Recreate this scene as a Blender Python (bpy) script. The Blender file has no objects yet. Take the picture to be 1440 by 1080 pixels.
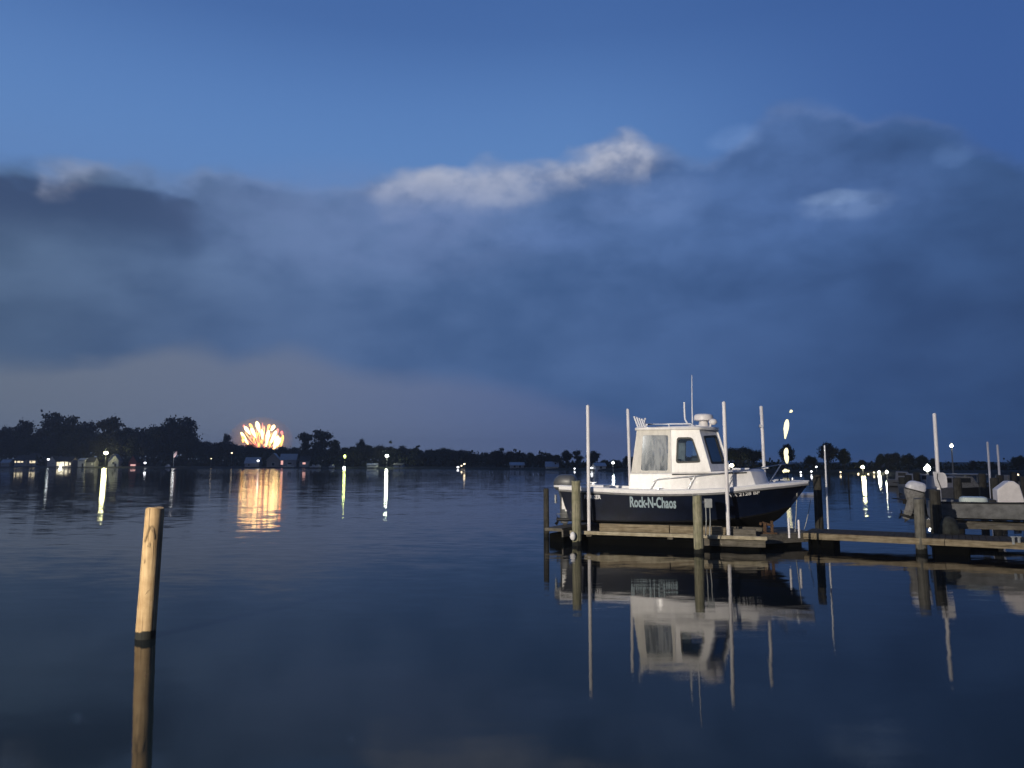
import bpy, bmesh, math, random
from mathutils import Vector, Matrix, Euler
from mathutils.geometry import tessellate_polygon
from mathutils.bvhtree import BVHTree
R = math.radians
random.seed(7)
SC = bpy.context.scene
COL = SC.collection

# ------------------------------------------------------------------ camera
FPX = 1040.0                      # focal length in photo pixels (1440 wide)
PITCH = math.atan(112 / FPX)
CAMH = 2.4
cp, sp = math.cos(PITCH), math.sin(PITCH)
cd = bpy.data.cameras.new('camera'); cam = bpy.data.objects.new('camera', cd); COL.objects.link(cam)
cam.location = (0, 0, CAMH); cam.rotation_euler = (R(90) + PITCH, 0, 0)
cd.sensor_width = 36; cd.lens = 36 * FPX / 1440; cd.clip_start = .1; cd.clip_end = 12000
SC.camera = cam

def ray(px, py):
    a = (px - 720) / FPX; b = (540 - py) / FPX
    return Vector((a, cp - b * sp, sp + b * cp))
def at(px, py, Y):                # the point seen at a photo pixel, at distance Y
    r = ray(px, py); k = Y / r.y
    return Vector((r.x * k, Y, CAMH + r.z * k))
def ground(px, py, z=0.0):
    r = ray(px, py); k = (z - CAMH) / r.z
    return Vector((r.x * k, r.y * k, z))

# ------------------------------------------------------------------ materials
def lin(c):
    return tuple(((v / 255) / 12.92 if v / 255 <= .04045 else ((v / 255 + .055) / 1.055) ** 2.4) for v in c)
def new_mat(name):
    m = bpy.data.materials.new(name); m.use_nodes = True
    return m, m.node_tree.nodes, m.node_tree.links, m.node_tree.nodes['Principled BSDF']
def mat(name, col, rough=.5, metal=0.0, var=.12, scale=6.0, bump=0.0, coat=0.0, spec=.5, zs=1.0):
    """plain surface with procedural dirt / tone variation"""
    m, N, L, b = new_mat(name)
    b.inputs['Roughness'].default_value = rough; b.inputs['Metallic'].default_value = metal
    b.inputs['Coat Weight'].default_value = coat; b.inputs['Specular IOR Level'].default_value = spec
    tc = N.new('ShaderNodeTexCoord'); mp = N.new('ShaderNodeMapping'); mp.inputs['Scale'].default_value = (1, 1, zs)
    L.new(tc.outputs['Object'], mp.inputs['Vector'])
    n = N.new('ShaderNodeTexNoise'); n.inputs['Scale'].default_value = scale; n.inputs['Detail'].default_value = 6
    n.inputs['Roughness'].default_value = .65
    L.new(mp.outputs['Vector'], n.inputs['Vector'])
    r = N.new('ShaderNodeValToRGB')
    r.color_ramp.elements[0].position = .3; r.color_ramp.elements[1].position = .72
    r.color_ramp.elements[0].color = tuple(max(0, c * (1 - 2 * var)) for c in col) + (1,)
    r.color_ramp.elements[1].color = tuple(min(1, c * (1 + var)) for c in col) + (1,)
    L.new(n.outputs['Fac'], r.inputs['Fac']); L.new(r.outputs['Color'], b.inputs['Base Color'])
    if bump:
        bn = N.new('ShaderNodeBump'); bn.inputs['Strength'].default_value = bump; bn.inputs['Distance'].default_value = .02
        L.new(n.outputs['Fac'], bn.inputs['Height']); L.new(bn.outputs['Normal'], b.inputs['Normal'])
    return m
def emit(name, col, strength):
    m, N, L, b = new_mat(name)
    b.inputs['Base Color'].default_value = (.6, .6, .6, 1)
    b.inputs['Emission Color'].default_value = tuple(col) + (1,); b.inputs['Emission Strength'].default_value = strength
    return m
def wood(name, light, dark, wet=.22, grain=(14, 14, .9), moss=None, along='z', ragged=.3):
    """timber: grain along the length, knots, a dark wet band at the waterline (world height)"""
    m, N, L, b = new_mat(name)
    b.inputs['Roughness'].default_value = .8; b.inputs['Specular IOR Level'].default_value = .25
    tc = N.new('ShaderNodeTexCoord'); mp = N.new('ShaderNodeMapping')
    g = grain if along == 'z' else ((grain[2], grain[0], grain[1]) if along == 'x' else (grain[0], grain[2], grain[1]))
    mp.inputs['Scale'].default_value = g
    L.new(tc.outputs['Object'], mp.inputs['Vector'])
    n = N.new('ShaderNodeTexNoise'); n.inputs['Scale'].default_value = 2.2; n.inputs['Detail'].default_value = 8; n.inputs['Roughness'].default_value = .7
    L.new(mp.outputs['Vector'], n.inputs['Vector'])
    n2 = N.new('ShaderNodeTexNoise'); n2.inputs['Scale'].default_value = 5.5; n2.inputs['Detail'].default_value = 5
    L.new(tc.outputs['Object'], n2.inputs['Vector'])
    r = N.new('ShaderNodeValToRGB'); r.color_ramp.elements[0].position = .34; r.color_ramp.elements[1].position = .66
    r.color_ramp.elements[0].color = tuple(dark) + (1,); r.color_ramp.elements[1].color = tuple(light) + (1,)
    L.new(n.outputs['Fac'], r.inputs['Fac'])
    mx = N.new('ShaderNodeMix'); mx.data_type = 'RGBA'; mx.blend_type = 'MULTIPLY'; mx.inputs['Factor'].default_value = .8
    r2 = N.new('ShaderNodeValToRGB'); r2.color_ramp.elements[0].position = .3; r2.color_ramp.elements[1].position = .62
    r2.color_ramp.elements[0].color = (moss or (.5, .48, .44)) + (1,); r2.color_ramp.elements[1].color = (1, 1, 1, 1)
    L.new(n2.outputs['Fac'], r2.inputs['Fac'])
    L.new(r.outputs['Color'], mx.inputs['A']); L.new(r2.outputs['Color'], mx.inputs['B'])
    geo = N.new('ShaderNodeNewGeometry'); sx = N.new('ShaderNodeSeparateXYZ'); L.new(geo.outputs['Position'], sx.inputs['Vector'])
    ad = N.new('ShaderNodeMath'); ad.operation = 'MULTIPLY_ADD'; ad.inputs[1].default_value = -ragged
    L.new(n2.outputs['Fac'], ad.inputs[0]); L.new(sx.outputs['Z'], ad.inputs[2])
    mr = N.new('ShaderNodeMapRange'); mr.interpolation_type = 'SMOOTHSTEP'
    mr.inputs['From Min'].default_value = wet - ragged * .5 - .015; mr.inputs['From Max'].default_value = wet - ragged * .5 + .015
    L.new(ad.outputs[0], mr.inputs['Value'])
    mx2 = N.new('ShaderNodeMix'); mx2.data_type = 'RGBA'
    mx2.inputs['A'].default_value = (.012, .013, .011, 1)
    L.new(mr.outputs['Result'], mx2.inputs['Factor']); L.new(mx.outputs['Result'], mx2.inputs['B'])
    mp3 = N.new('ShaderNodeMapping'); mp3.inputs['Scale'].default_value = tuple(q * 2.6 if q > 2 else q * .8 for q in g)
    L.new(tc.outputs['Object'], mp3.inputs['Vector'])
    n3 = N.new('ShaderNodeTexNoise'); n3.inputs['Scale'].default_value = 1.6; n3.inputs['Detail'].default_value = 3; L.new(mp3.outputs['Vector'], n3.inputs['Vector'])
    ck = N.new('ShaderNodeMapRange'); ck.inputs['From Min'].default_value = .33; ck.inputs['From Max'].default_value = .40; ck.inputs['To Min'].default_value = .35
    L.new(n3.outputs['Fac'], ck.inputs['Value'])
    mx3 = N.new('ShaderNodeMix'); mx3.data_type = 'RGBA'; mx3.blend_type = 'MULTIPLY'; mx3.inputs['Factor'].default_value = 1
    L.new(mx2.outputs['Result'], mx3.inputs['A']); L.new(ck.outputs['Result'], mx3.inputs['B'])
    L.new(mx3.outputs['Result'], b.inputs['Base Color'])
    bn = N.new('ShaderNodeBump'); bn.inputs['Strength'].default_value = .6; bn.inputs['Distance'].default_value = .015
    L.new(n.outputs['Fac'], bn.inputs['Height']); L.new(bn.outputs['Normal'], b.inputs['Normal'])
    return m
def leaf_mat(name, c0, c1):
    m, N, L, b = new_mat(name)
    b.inputs['Roughness'].default_value = .7; b.inputs['Specular IOR Level'].default_value = .2
    tc = N.new('ShaderNodeTexCoord'); n = N.new('ShaderNodeTexNoise'); n.inputs['Scale'].default_value = .55; n.inputs['Detail'].default_value = 4
    oi = N.new('ShaderNodeObjectInfo'); ad = N.new('ShaderNodeMath'); ad.operation = 'MULTIPLY_ADD'; ad.inputs[1].default_value = .4
    L.new(tc.outputs['Object'], n.inputs['Vector'])
    L.new(oi.outputs['Random'], ad.inputs[0]); L.new(n.outputs['Fac'], ad.inputs[2])
    r = N.new('ShaderNodeValToRGB'); r.color_ramp.elements[0].position = .45; r.color_ramp.elements[1].position = .95
    r.color_ramp.elements[0].color = tuple(c0) + (1,); r.color_ramp.elements[1].color = tuple(c1) + (1,)
    L.new(ad.outputs[0], r.inputs['Fac']); L.new(r.outputs['Color'], b.inputs['Base Color'])
    return m
def glass(name, tint, clear=.6, rough=.03, haze=0.0):
    """a thin pane: partly see-through, mirror-like sheen, optional milky haze"""
    m, N, L, b = new_mat(name)
    out = N['Material Output']; N.remove(b)
    t = N.new('ShaderNodeBsdfTransparent'); t.inputs['Color'].default_value = tuple(tint) + (1,)
    gl = N.new('ShaderNodeBsdfGlossy'); gl.inputs['Roughness'].default_value = rough; gl.inputs['Color'].default_value = (.9, .95, 1, 1)
    mx = N.new('ShaderNodeMixShader'); fr = N.new('ShaderNodeFresnel'); fr.inputs['IOR'].default_value = 1.5
    ad = N.new('ShaderNodeMath'); ad.operation = 'ADD'; ad.inputs[1].default_value = 1 - clear; ad.use_clamp = True
    L.new(fr.outputs['Fac'], ad.inputs[0]); L.new(ad.outputs[0], mx.inputs['Fac'])
    L.new(t.outputs[0], mx.inputs[1]); L.new(gl.outputs[0], mx.inputs[2])
    last = mx.outputs[0]
    if haze:
        df = N.new('ShaderNodeBsdfDiffuse'); df.inputs['Color'].default_value = (.62, .64, .64, 1)
        tc = N.new('ShaderNodeTexCoord'); mp = N.new('ShaderNodeMapping'); mp.inputs['Rotation'].default_value = (0, R(35), 0); mp.inputs['Scale'].default_value = (5.5, 1, 1.1)
        n = N.new('ShaderNodeTexNoise'); n.inputs['Scale'].default_value = 1.6; n.inputs['Detail'].default_value = 3; n.inputs['Distortion'].default_value = .8
        L.new(tc.outputs['Object'], mp.inputs['Vector']); L.new(mp.outputs['Vector'], n.inputs['Vector'])
        mr = N.new('ShaderNodeMapRange'); mr.inputs['From Min'].default_value = .38; mr.inputs['From Max'].default_value = .62
        mr.inputs['To Min'].default_value = haze * .25; mr.inputs['To Max'].default_value = haze
        L.new(n.outputs['Fac'], mr.inputs['Value'])
        m2 = N.new('ShaderNodeMixShader'); L.new(mr.outputs['Result'], m2.inputs['Fac'])
        L.new(last, m2.inputs[1]); L.new(df.outputs[0], m2.inputs[2]); last = m2.outputs[0]
    L.new(last, out.inputs['Surface'])
    return m

M = dict(
    navy=mat('navy_gelcoat', (.0038, .0078, .023), .3, var=.25, scale=3, spec=.35),
    bottom=mat('black_bottom_paint', (.006, .006, .007), .7, spec=.2),
    gel=mat('white_gelcoat', (.85, .83, .80), .35, var=.09, scale=5, coat=.25, zs=.35),
    cap=mat('white_gunwale', (.86, .85, .84), .35, var=.05),
    canvas=mat('cream_canvas', (.80, .77, .70), .8, var=.10, scale=7, bump=.15, zs=.4),
    rubber=mat('black_rubber', (.012, .013, .014), .55),
    greyrub=mat('grey_rub_rail', (.22, .22, .22), .5),
    steel=mat('stainless_tube', (.55, .56, .58), .28, metal=1, var=.05),
    alu=mat('white_anodised_tube', (.78, .79, .82), .35, var=.04),
    pvc=mat('white_plastic_pipe', (.86, .83, .82), .45, var=.13, scale=5, zs=.25),
    dome=mat('radome_white', (.82, .78, .76), .4, var=.05),
    tint=glass('tinted_window_glass', (.88, .96, 1), .93),
    dark=glass('windshield_glass', (.10, .14, .17), .80),
    vinyl=glass('clear_vinyl', (.70, .76, .82), .93, .05, haze=.5),
    engine=mat('charcoal_cowl', (.085, .09, .095), .4, coat=.3),
    enginew=mat('white_cowl', (.64, .64, .68), .4, coat=.2, var=.12),
    tarp=mat('grey_tarp', (.23, .225, .215), .85, var=.25, scale=12, bump=.4),
    letter=mat('silver_lettering', (.36, .46, .50), .4, var=.15, scale=25),
    black=mat('black_plastic', (.012, .012, .013), .6, var=.2),
    float=mat('black_float', (.003, .0033, .003), .9, spec=.04, var=.3, scale=4),
    box=mat('grey_box', (.34, .36, .36), .55, var=.12),
    skiff=mat('weathered_grey_hull', (.20, .205, .21), .6, var=.28, scale=3.5),
    grass=mat('dark_bank', (.018, .022, .015), .95, var=.4, scale=.4, bump=.3),
    rope=mat('pale_rope', (.5, .5, .46), .9),
    rust=mat('rusty_steel', (.13, .07, .035), .8, var=.4, scale=20, bump=.3),
    newwood=wood('yellow_pine_pile', (.46, .335, .185), (.30, .205, .105), wet=.11, grain=(9, 9, .55), moss=(.62, .56, .48), ragged=.16),
    scar=wood('torn_bark', (.33, .235, .13), (.17, .115, .06), wet=-1, grain=(30, 30, 3)),
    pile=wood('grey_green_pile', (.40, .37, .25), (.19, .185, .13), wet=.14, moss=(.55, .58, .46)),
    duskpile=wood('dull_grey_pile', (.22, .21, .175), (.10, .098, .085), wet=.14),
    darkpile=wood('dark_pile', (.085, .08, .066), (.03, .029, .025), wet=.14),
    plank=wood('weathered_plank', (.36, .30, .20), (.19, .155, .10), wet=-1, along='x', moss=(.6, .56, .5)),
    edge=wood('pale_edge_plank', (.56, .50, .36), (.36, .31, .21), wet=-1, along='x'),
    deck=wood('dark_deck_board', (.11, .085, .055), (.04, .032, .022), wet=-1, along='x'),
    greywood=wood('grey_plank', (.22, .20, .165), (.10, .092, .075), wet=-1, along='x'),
    leaf=leaf_mat('dark_foliage', (.018, .022, .014), (.045, .052, .03)),
    leaf2=leaf_mat('grey_foliage', (.022, .024, .022), (.05, .052, .045)),
    bark=mat('dark_bark', (.03, .027, .022), .9, var=.3, scale=5),
    roofdark=mat('dark_shingle', (.05, .05, .055), .9, var=.25, scale=3),
    roofgrey=mat('grey_metal_roof', (.38, .39, .42), .5, var=.1, scale=1),
    wallwhite=mat('white_siding', (.72, .72, .72), .7, var=.08, scale=2),
    wallgrey=mat('grey_siding', (.34, .34, .37), .8, var=.12, scale=2),
    walltan=mat('tan_siding', (.34, .28, .25), .8, var=.12, scale=2),
    wallred=mat('red_siding', (.45, .12, .09), .8, var=.12, scale=2),
    winglow=emit('warm_lit_window', (1, .84, .52), 1.2),
    winpink=emit('pink_lit_window', (1, .5, .42), 1.0),
    bulbwhite=emit('cool_lamp', (.95, 1, .90), 16),
    bulbyel=emit('yellow_lamp', (1, .94, .58), 16),
    bulbsmall=emit('small_lamp', (.95, .97, 1), 4),
    bulbwarm=emit('warm_small_lamp', (1, .8, .5), 3),
    lime=emit('lime_lamp', (.80, .95, .2), 2.2),
    sparkw=emit('white_gold_spark', (1, .66, .26), 8),
    sparky=emit('gold_spark', (1, .42, .08), 5),
    sparkr=emit('pink_spark', (1, .15, .13), 3.2),
    sparkp=emit('pale_yellow_spark', (1, .90, .50), 1.7),
)

# ------------------------------------------------------------------ mesh helper
class MB:
    def __init__(s): s.v = []; s.f = []; s.mi = []; s.cur = 0
    def add(s, vs, fs):
        o = len(s.v); s.v += [tuple(v) for v in vs]; s.f += [tuple(i + o for i in f) for f in fs]; s.mi += [s.cur] * len(fs); return s
    def box(s, c, size, rz=0.0, ry=0.0):
        m = Euler((0, ry, rz)).to_matrix(); h = [x / 2 for x in size]; c = Vector(c)
        vs = [c + m @ Vector((i * h[0], j * h[1], k * h[2])) for i in (-1, 1) for j in (-1, 1) for k in (-1, 1)]
        return s.add(vs, [(0, 1, 3, 2), (4, 6, 7, 5), (0, 4, 5, 1), (2, 3, 7, 6), (0, 2, 6, 4), (1, 5, 7, 3)])
    def beam(s, p0, p1, w, h):                       # box whose axis runs from p0 to p1 (centre line), w across, h up
        p0, p1 = Vector(p0), Vector(p1); d = (p1 - p0).normalized(); sd = Vector((-d.y, d.x, 0))
        sd = sd.normalized() * (w / 2) if sd.length > 1e-6 else Vector((w / 2, 0, 0)); up = d.cross(sd).normalized() * (h / 2)
        vs = [p + a * sd + b * up for p in (p0, p1) for a, b in ((-1, -1), (1, -1), (1, 1), (-1, 1))]
        return s.add(vs, [(0, 3, 2, 1), (4, 5, 6, 7), (0, 1, 5, 4), (1, 2, 6, 5), (2, 3, 7, 6), (3, 0, 4, 7)])
    def rings(s, rs, cap=True, closed=True):
        n = len(rs[0]); vs = [v for r in rs for v in r]; fs = []
        for i in range(len(rs) - 1):
            for j in range(n if closed else n - 1):
                k = (j + 1) % n; fs.append((i * n + j, i * n + k, (i + 1) * n + k, (i + 1) * n + j))
        if cap: fs += [tuple(range(n - 1, -1, -1)), tuple(range((len(rs) - 1) * n, len(rs) * n))]
        return s.add(vs, fs)
    def tube(s, path, r, n=10, cap=True):
        path = [Vector(p) for p in path]; rr = r if isinstance(r, (list, tuple)) else [r] * len(path); out = []
        ref = None
        for i, p in enumerate(path):
            d = (path[min(i + 1, len(path) - 1)] - path[max(i - 1, 0)]).normalized()
            if ref is None: ref = Vector((1, 0, 0)) if abs(d.x) < .8 else Vector((0, 1, 0))
            a = d.cross(ref).normalized(); b = d.cross(a); ref = -d.cross(a).cross(d) * 0 + ref
            out.append([p + rr[i] * (math.cos(t) * a + math.sin(t) * b) for t in (2 * math.pi * j / n for j in range(n))])
        return s.rings(out, cap)
    def lathe(s, c, prof, n=20):
        c = Vector(c)
        return s.rings([[c + Vector((r * math.cos(t), r * math.sin(t), z)) for t in (2 * math.pi * j / n for j in range(n))] for r, z in prof])
    def plate(s, outer, holes, fn, t0, t1):          # flat plate with holes; fn(a,b,t) -> 3D
        loops = [outer] + list(holes)
        tris = tessellate_polygon([[Vector((a, b, 0)) for a, b in lp] for lp in loops])
        pts = [p for lp in loops for p in lp]; n = len(pts)
        vs = [fn(a, b, t0) for a, b in pts] + [fn(a, b, t1) for a, b in pts]
        fs = [tuple(t) for t in tris] + [tuple(n + i for i in reversed(t)) for t in tris]
        o = 0
        for lp in loops:
            m = len(lp)
            for i in range(m): j = (i + 1) % m; fs.append((o + i, o + j, n + o + j, n + o + i))
            o += m
        return s.add(vs, fs)
    def ball(s, c, r, n=10, sq=(1, 1, 1)):
        c = Vector(c); rs = []
        for i in range(n + 1):
            ph = math.pi * (i + .02 * (i == 0) - .02 * (i == n)) / n
            rs.append([c + Vector((r * sq[0] * math.sin(ph) * math.cos(t), r * sq[1] * math.sin(ph) * math.sin(t), -r * sq[2] * math.cos(ph))) for t in (2 * math.pi * j / (2 * n) for j in range(2 * n))])
        return s.rings(rs)
    def mesh(s, name, mats, smooth=None):
        me = bpy.data.meshes.new(name); me.from_pydata(s.v, [], s.f)
        for m in (mats if isinstance(mats, (list, tuple)) else [mats]): me.materials.append(m)
        me.polygons.foreach_set('material_index', s.mi)
        bm = bmesh.new(); bm.from_mesh(me); bmesh.ops.recalc_face_normals(bm, faces=bm.faces); bm.to_mesh(me); bm.free()
        if smooth is not None:
            me.polygons.foreach_set('use_smooth', [True] * len(me.polygons)); me.set_sharp_from_angle(angle=R(smooth))
        me.update(); return me
    def build(s, name, mats, parent=None, smooth=None, bevel=0.0):
        o = bpy.data.objects.new(name, s.mesh(name, mats, smooth)); COL.objects.link(o); o.parent = parent
        if bevel:
            b = o.modifiers.new('bevel', 'BEVEL'); b.width = bevel; b.segments = 2; b.limit_method = 'ANGLE'; b.angle_limit = R(40)
        return o
def tag(o, label, cat, group=None):
    o['label'] = label; o['category'] = cat
    if group: o['group'] = group
    return o
def kind(o, k): o['kind'] = k; return o
def empty(name, loc, label, cat, group=None, rz=0.0):
    o = bpy.data.objects.new(name, None); COL.objects.link(o); o.location = loc; o.rotation_euler = (0, 0, rz); o.empty_display_size = .3
    return tag(o, label, cat, group)
def copy_tree(o, parent=None):
    c = o.copy(); COL.objects.link(c); c.parent = parent
    for ch in list(o.children): copy_tree(ch, c)
    return c
def roundpoly(pts, r, n=4):
    out = []; m = len(pts)
    for i in range(m):
        p, a, b = Vector(pts[i]), Vector(pts[i - 1]), Vector(pts[(i + 1) % m])
        da, db = (a - p).normalized() * r, (b - p).normalized() * r
        for k in range(n + 1):
            t = k / n; out.append(tuple((1 - t) ** 2 * (p + da) + 2 * t * (1 - t) * p + t * t * (p + db)))
    return out
def inset(pts, d):
    """shrink a convex polygon towards its middle by about d"""
    cx = sum(p[0] for p in pts) / len(pts); cy = sum(p[1] for p in pts) / len(pts)
    w = max(p[0] for p in pts) - min(p[0] for p in pts); h = max(p[1] for p in pts) - min(p[1] for p in pts)
    return [(cx + (p[0] - cx) * (1 - 2 * d / w), cy + (p[1] - cy) * (1 - 2 * d / h)) for p in pts]
def curve_at(pts, s):
    """cubic through (s, a, b, ...) rows"""
    n = len(pts)
    for i in range(n - 1):
        if s <= pts[i + 1][0] or i == n - 2:
            p0, p1 = pts[i], pts[i + 1]; h = p1[0] - p0[0]; t = (s - p0[0]) / h; out = []
            for k in range(1, len(p0)):
                def tan(j):
                    a, b = pts[max(j - 1, 0)], pts[min(j + 1, n - 1)]; return (b[k] - a[k]) / (b[0] - a[0])
                m0, m1 = tan(i) * h, tan(i + 1) * h
                out.append((2 * t**3 - 3 * t * t + 1) * p0[k] + (t**3 - 2 * t * t + t) * m0 + (-2 * t**3 + 3 * t * t) * p1[k] + (t**3 - t * t) * m1)
            return out
def text_mesh(body, size, width=None, offset=0.0, shear=0.0):
    cu = bpy.data.curves.new('lettering', 'FONT'); cu.body = body; cu.size = size; cu.offset = offset; cu.shear = shear; cu.resolution_u = 3
    o = bpy.data.objects.new('lettering', cu); COL.objects.link(o)
    me = bpy.data.meshes.new_from_object(o.evaluated_get(bpy.context.evaluated_depsgraph_get()))
    bpy.data.objects.remove(o); bpy.data.curves.remove(cu)
    if width:
        x0 = min(v.co.x for v in me.vertices); x1 = max(v.co.x for v in me.vertices)
        for v in me.vertices: v.co.x = (v.co.x - x0) * width / (x1 - x0)
    return me

# ------------------------------------------------------------------ world: dusk sky with a cloud bank
W = bpy.data.worlds.new('World'); SC.world = W; W.use_nodes = True
wn, wl = W.node_tree.nodes, W.node_tree.links
for n in list(wn): wn.remove(n)
class G:                                             # tiny expression builder for math nodes
    @staticmethod
    def m(op, a, b=None, c=None, clamp=False):
        n = wn.new('ShaderNodeMath'); n.operation = op; n.use_clamp = clamp
        for i, x in enumerate((a, b, c)):
            if x is None: continue
            if isinstance(x, (int, float)): n.inputs[i].default_value = x
            else: wl.new(x, n.inputs[i])
        return n.outputs[0]
    @staticmethod
    def step(x, a, b, lo=0.0, hi=1.0):
        n = wn.new('ShaderNodeMapRange'); n.interpolation_type = 'SMOOTHSTEP'
        wl.new(x, n.inputs['Value'])
        for k, v in zip(('From Min', 'From Max', 'To Min', 'To Max'), (a, b, lo, hi)): n.inputs[k].default_value = v
        return n.outputs['Result']
    @staticmethod
    def noise(vec, scale, detail=5, rough=.55, sc=(1, 1, 1), off=(0, 0, 0), dist=0.0):
        mp = wn.new('ShaderNodeMapping'); mp.inputs['Scale'].default_value = sc; mp.inputs['Location'].default_value = off
        wl.new(vec, mp.inputs['Vector'])
        n = wn.new('ShaderNodeTexNoise'); n.inputs['Scale'].default_value = scale; n.inputs['Detail'].default_value = detail
        n.inputs['Roughness'].default_value = rough; n.inputs['Distortion'].default_value = dist
        wl.new(mp.outputs['Vector'], n.inputs['Vector']); return n.outputs['Fac']
    @staticmethod
    def mix(f, a, b, blend='MIX'):
        n = wn.new('ShaderNodeMix'); n.data_type = 'RGBA'; n.blend_type = blend
        if isinstance(f, (int, float)): n.inputs['Factor'].default_value = f
        else: wl.new(f, n.inputs['Factor'])
        for k, x in (('A', a), ('B', b)):
            if isinstance(x, tuple): n.inputs[k].default_value = tuple(x[:3]) + (1,)
            else: wl.new(x, n.inputs[k])
        return n.outputs['Result']
    @staticmethod
    def ramp(x, stops):
        n = wn.new('ShaderNodeValToRGB'); cr = n.color_ramp; cr.interpolation = 'B_SPLINE' if len(stops) > 2 else 'EASE'
        while len(cr.elements) < len(stops): cr.elements.new(.5)
        for e, (p, c) in zip(cr.elements, sorted(stops)): e.position = p; e.color = tuple(c) + (1,)
        wl.new(x, n.inputs['Fac']); return n.outputs['Color']
    @staticmethod
    def curve(x, pts):                               # pts in 0..1
        n = wn.new('ShaderNodeFloatCurve'); c = n.mapping.curves[0]
        pts = sorted(pts)
        c.points[0].location = pts[0]; c.points[1].location = pts[-1]
        for p in pts[1:-1]: c.points.new(*p)
        for p in c.points: p.handle_type = 'AUTO_CLAMPED'
        n.mapping.update(); wl.new(x, n.inputs['Value']); return n.outputs['Value']
def azel(px, py):
    d = ray(px, py).normalized(); return math.degrees(math.atan2(d.x, d.y)), math.degrees(math.asin(d.z))
def naz(px, py=300): return (azel(px, py)[0] + 50) / 100
def npt(px, py): a, e = azel(px, py); return ((a + 50) / 100, e / 45)
tc = wn.new('ShaderNodeTexCoord'); D = tc.outputs['Generated']
sx = wn.new('ShaderNodeSeparateXYZ'); wl.new(D, sx.inputs[0])
dx, dy, dz = sx.outputs
az0 = G.m('MULTIPLY', G.m('ARCTAN2', dx, dy), 180 / math.pi)
el0 = G.m('MULTIPLY', G.m('ARCSINE', dz), 180 / math.pi)
big = G.noise(D, 5.0, 3, .55, (1, 1, 1.6)); med = G.noise(D, 13, 3, .5, (1, 1, 1.7), (3, 1, 7)); fine = G.noise(D, 30, 5, .55, (1, 1, 1.5), (9, 4, 2))
med2 = G.noise(D, 10, 3, .5, (1, 1, 1.7), (31, 11, 5))
cen = lambda n, k: G.m('MULTIPLY', G.m('SUBTRACT', n, .5), k)
az = G.m('ADD', az0, G.m('ADD', cen(big, 3.0), G.m('ADD', cen(med2, 5.0), cen(fine, .6))))
el = G.m('ADD', el0, G.m('ADD', cen(med, 3.0), cen(fine, .7)))
u = G.m('DIVIDE', G.m('ADD', az, 50), 100, clamp=True); u0 = G.m('DIVIDE', G.m('ADD', az0, 50), 100, clamp=True)
v0 = G.m('DIVIDE', el0, 45, clamp=True); v = G.m('DIVIDE', el, 45, clamp=True)
# clear sky
clear_l = G.ramp(v0, [(0, lin((96, 124, 174))), (azel(300, 240)[1] / 45, lin((95, 135, 190))), (azel(300, 120)[1] / 45, lin((87, 127, 186))), (azel(300, 0)[1] / 45, lin((69, 106, 165))), (1, lin((50, 84, 146)))])
clear_r = G.ramp(v0, [(0, lin((58, 90, 146))), (.5, lin((62, 98, 160))), (.75, lin((54, 88, 148))), (1, lin((44, 74, 130)))])
clear = G.mix(G.step(az0, 2, 36), clear_l, clear_r)
# cloud bank
T = G.m('MULTIPLY', G.curve(u, [(0, npt(0, 228)[1]), npt(60, 226), npt(180, 232), npt(250, 244), npt(300, 236), npt(360, 242), npt(470, 262), npt(530, 246), npt(640, 236), npt(760, 225), npt(830, 205), npt(880, 184), npt(925, 196), npt(1000, 214), npt(1050, 180), npt(1095, 150), npt(1200, 158), npt(1290, 158), npt(1360, 190), npt(1440, 230), (1, npt(1440, 240)[1])]), 45)
B = G.m('MULTIPLY', G.curve(u, [(0, npt(0, 520)[1]), npt(60, 518), npt(170, 498), npt(260, 488), npt(330, 508), npt(420, 500), npt(500, 522), npt(640, 535), npt(820, 575), npt(1000, 640), npt(1120, 660), (1, 0)]), 45)
dT = G.m('SUBTRACT', T, el); dB = G.m('SUBTRACT', el0, G.m('ADD', B, G.m('ADD', cen(med2, 2.0), cen(fine, .5))))
mT = G.step(dT, -.5, 1.6); mB = G.step(dB, -1.1, 1.3)
tone = G.noise(D, 4.6, 4, .48, (1, 1, 2.0), (2, 5, 1), .2)
tone2 = G.noise(D, 12, 4, .5, (1, 1, 1.7), (7, 2, 3), .2)
tn = G.step(G.m('ADD', G.m('MULTIPLY', tone, .66), G.m('MULTIPLY', tone2, .34)), .30, .70)
c_dark = G.ramp(u0, [(naz(0), lin((64, 86, 116))), (naz(350), lin((66, 92, 134))), (naz(720), lin((66, 96, 142))), (naz(1100), lin((53, 82, 129))), (naz(1440), lin((42, 66, 107)))])
c_lite = G.ramp(u0, [(naz(0), lin((92, 116, 148))), (naz(350), lin((98, 123, 164))), (naz(720), lin((98, 127, 176))), (naz(1100), lin((76, 109, 164))), (naz(1440), lin((58, 88, 134)))])
cl = G.mix(tn, c_dark, c_lite)
# dusky darkening of the lower half of the bank
cl = G.mix(G.m('MULTIPLY', G.step(el0, azel(500, 360)[1], azel(500, 490)[1], 0, 1), .55), cl, c_dark)
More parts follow.
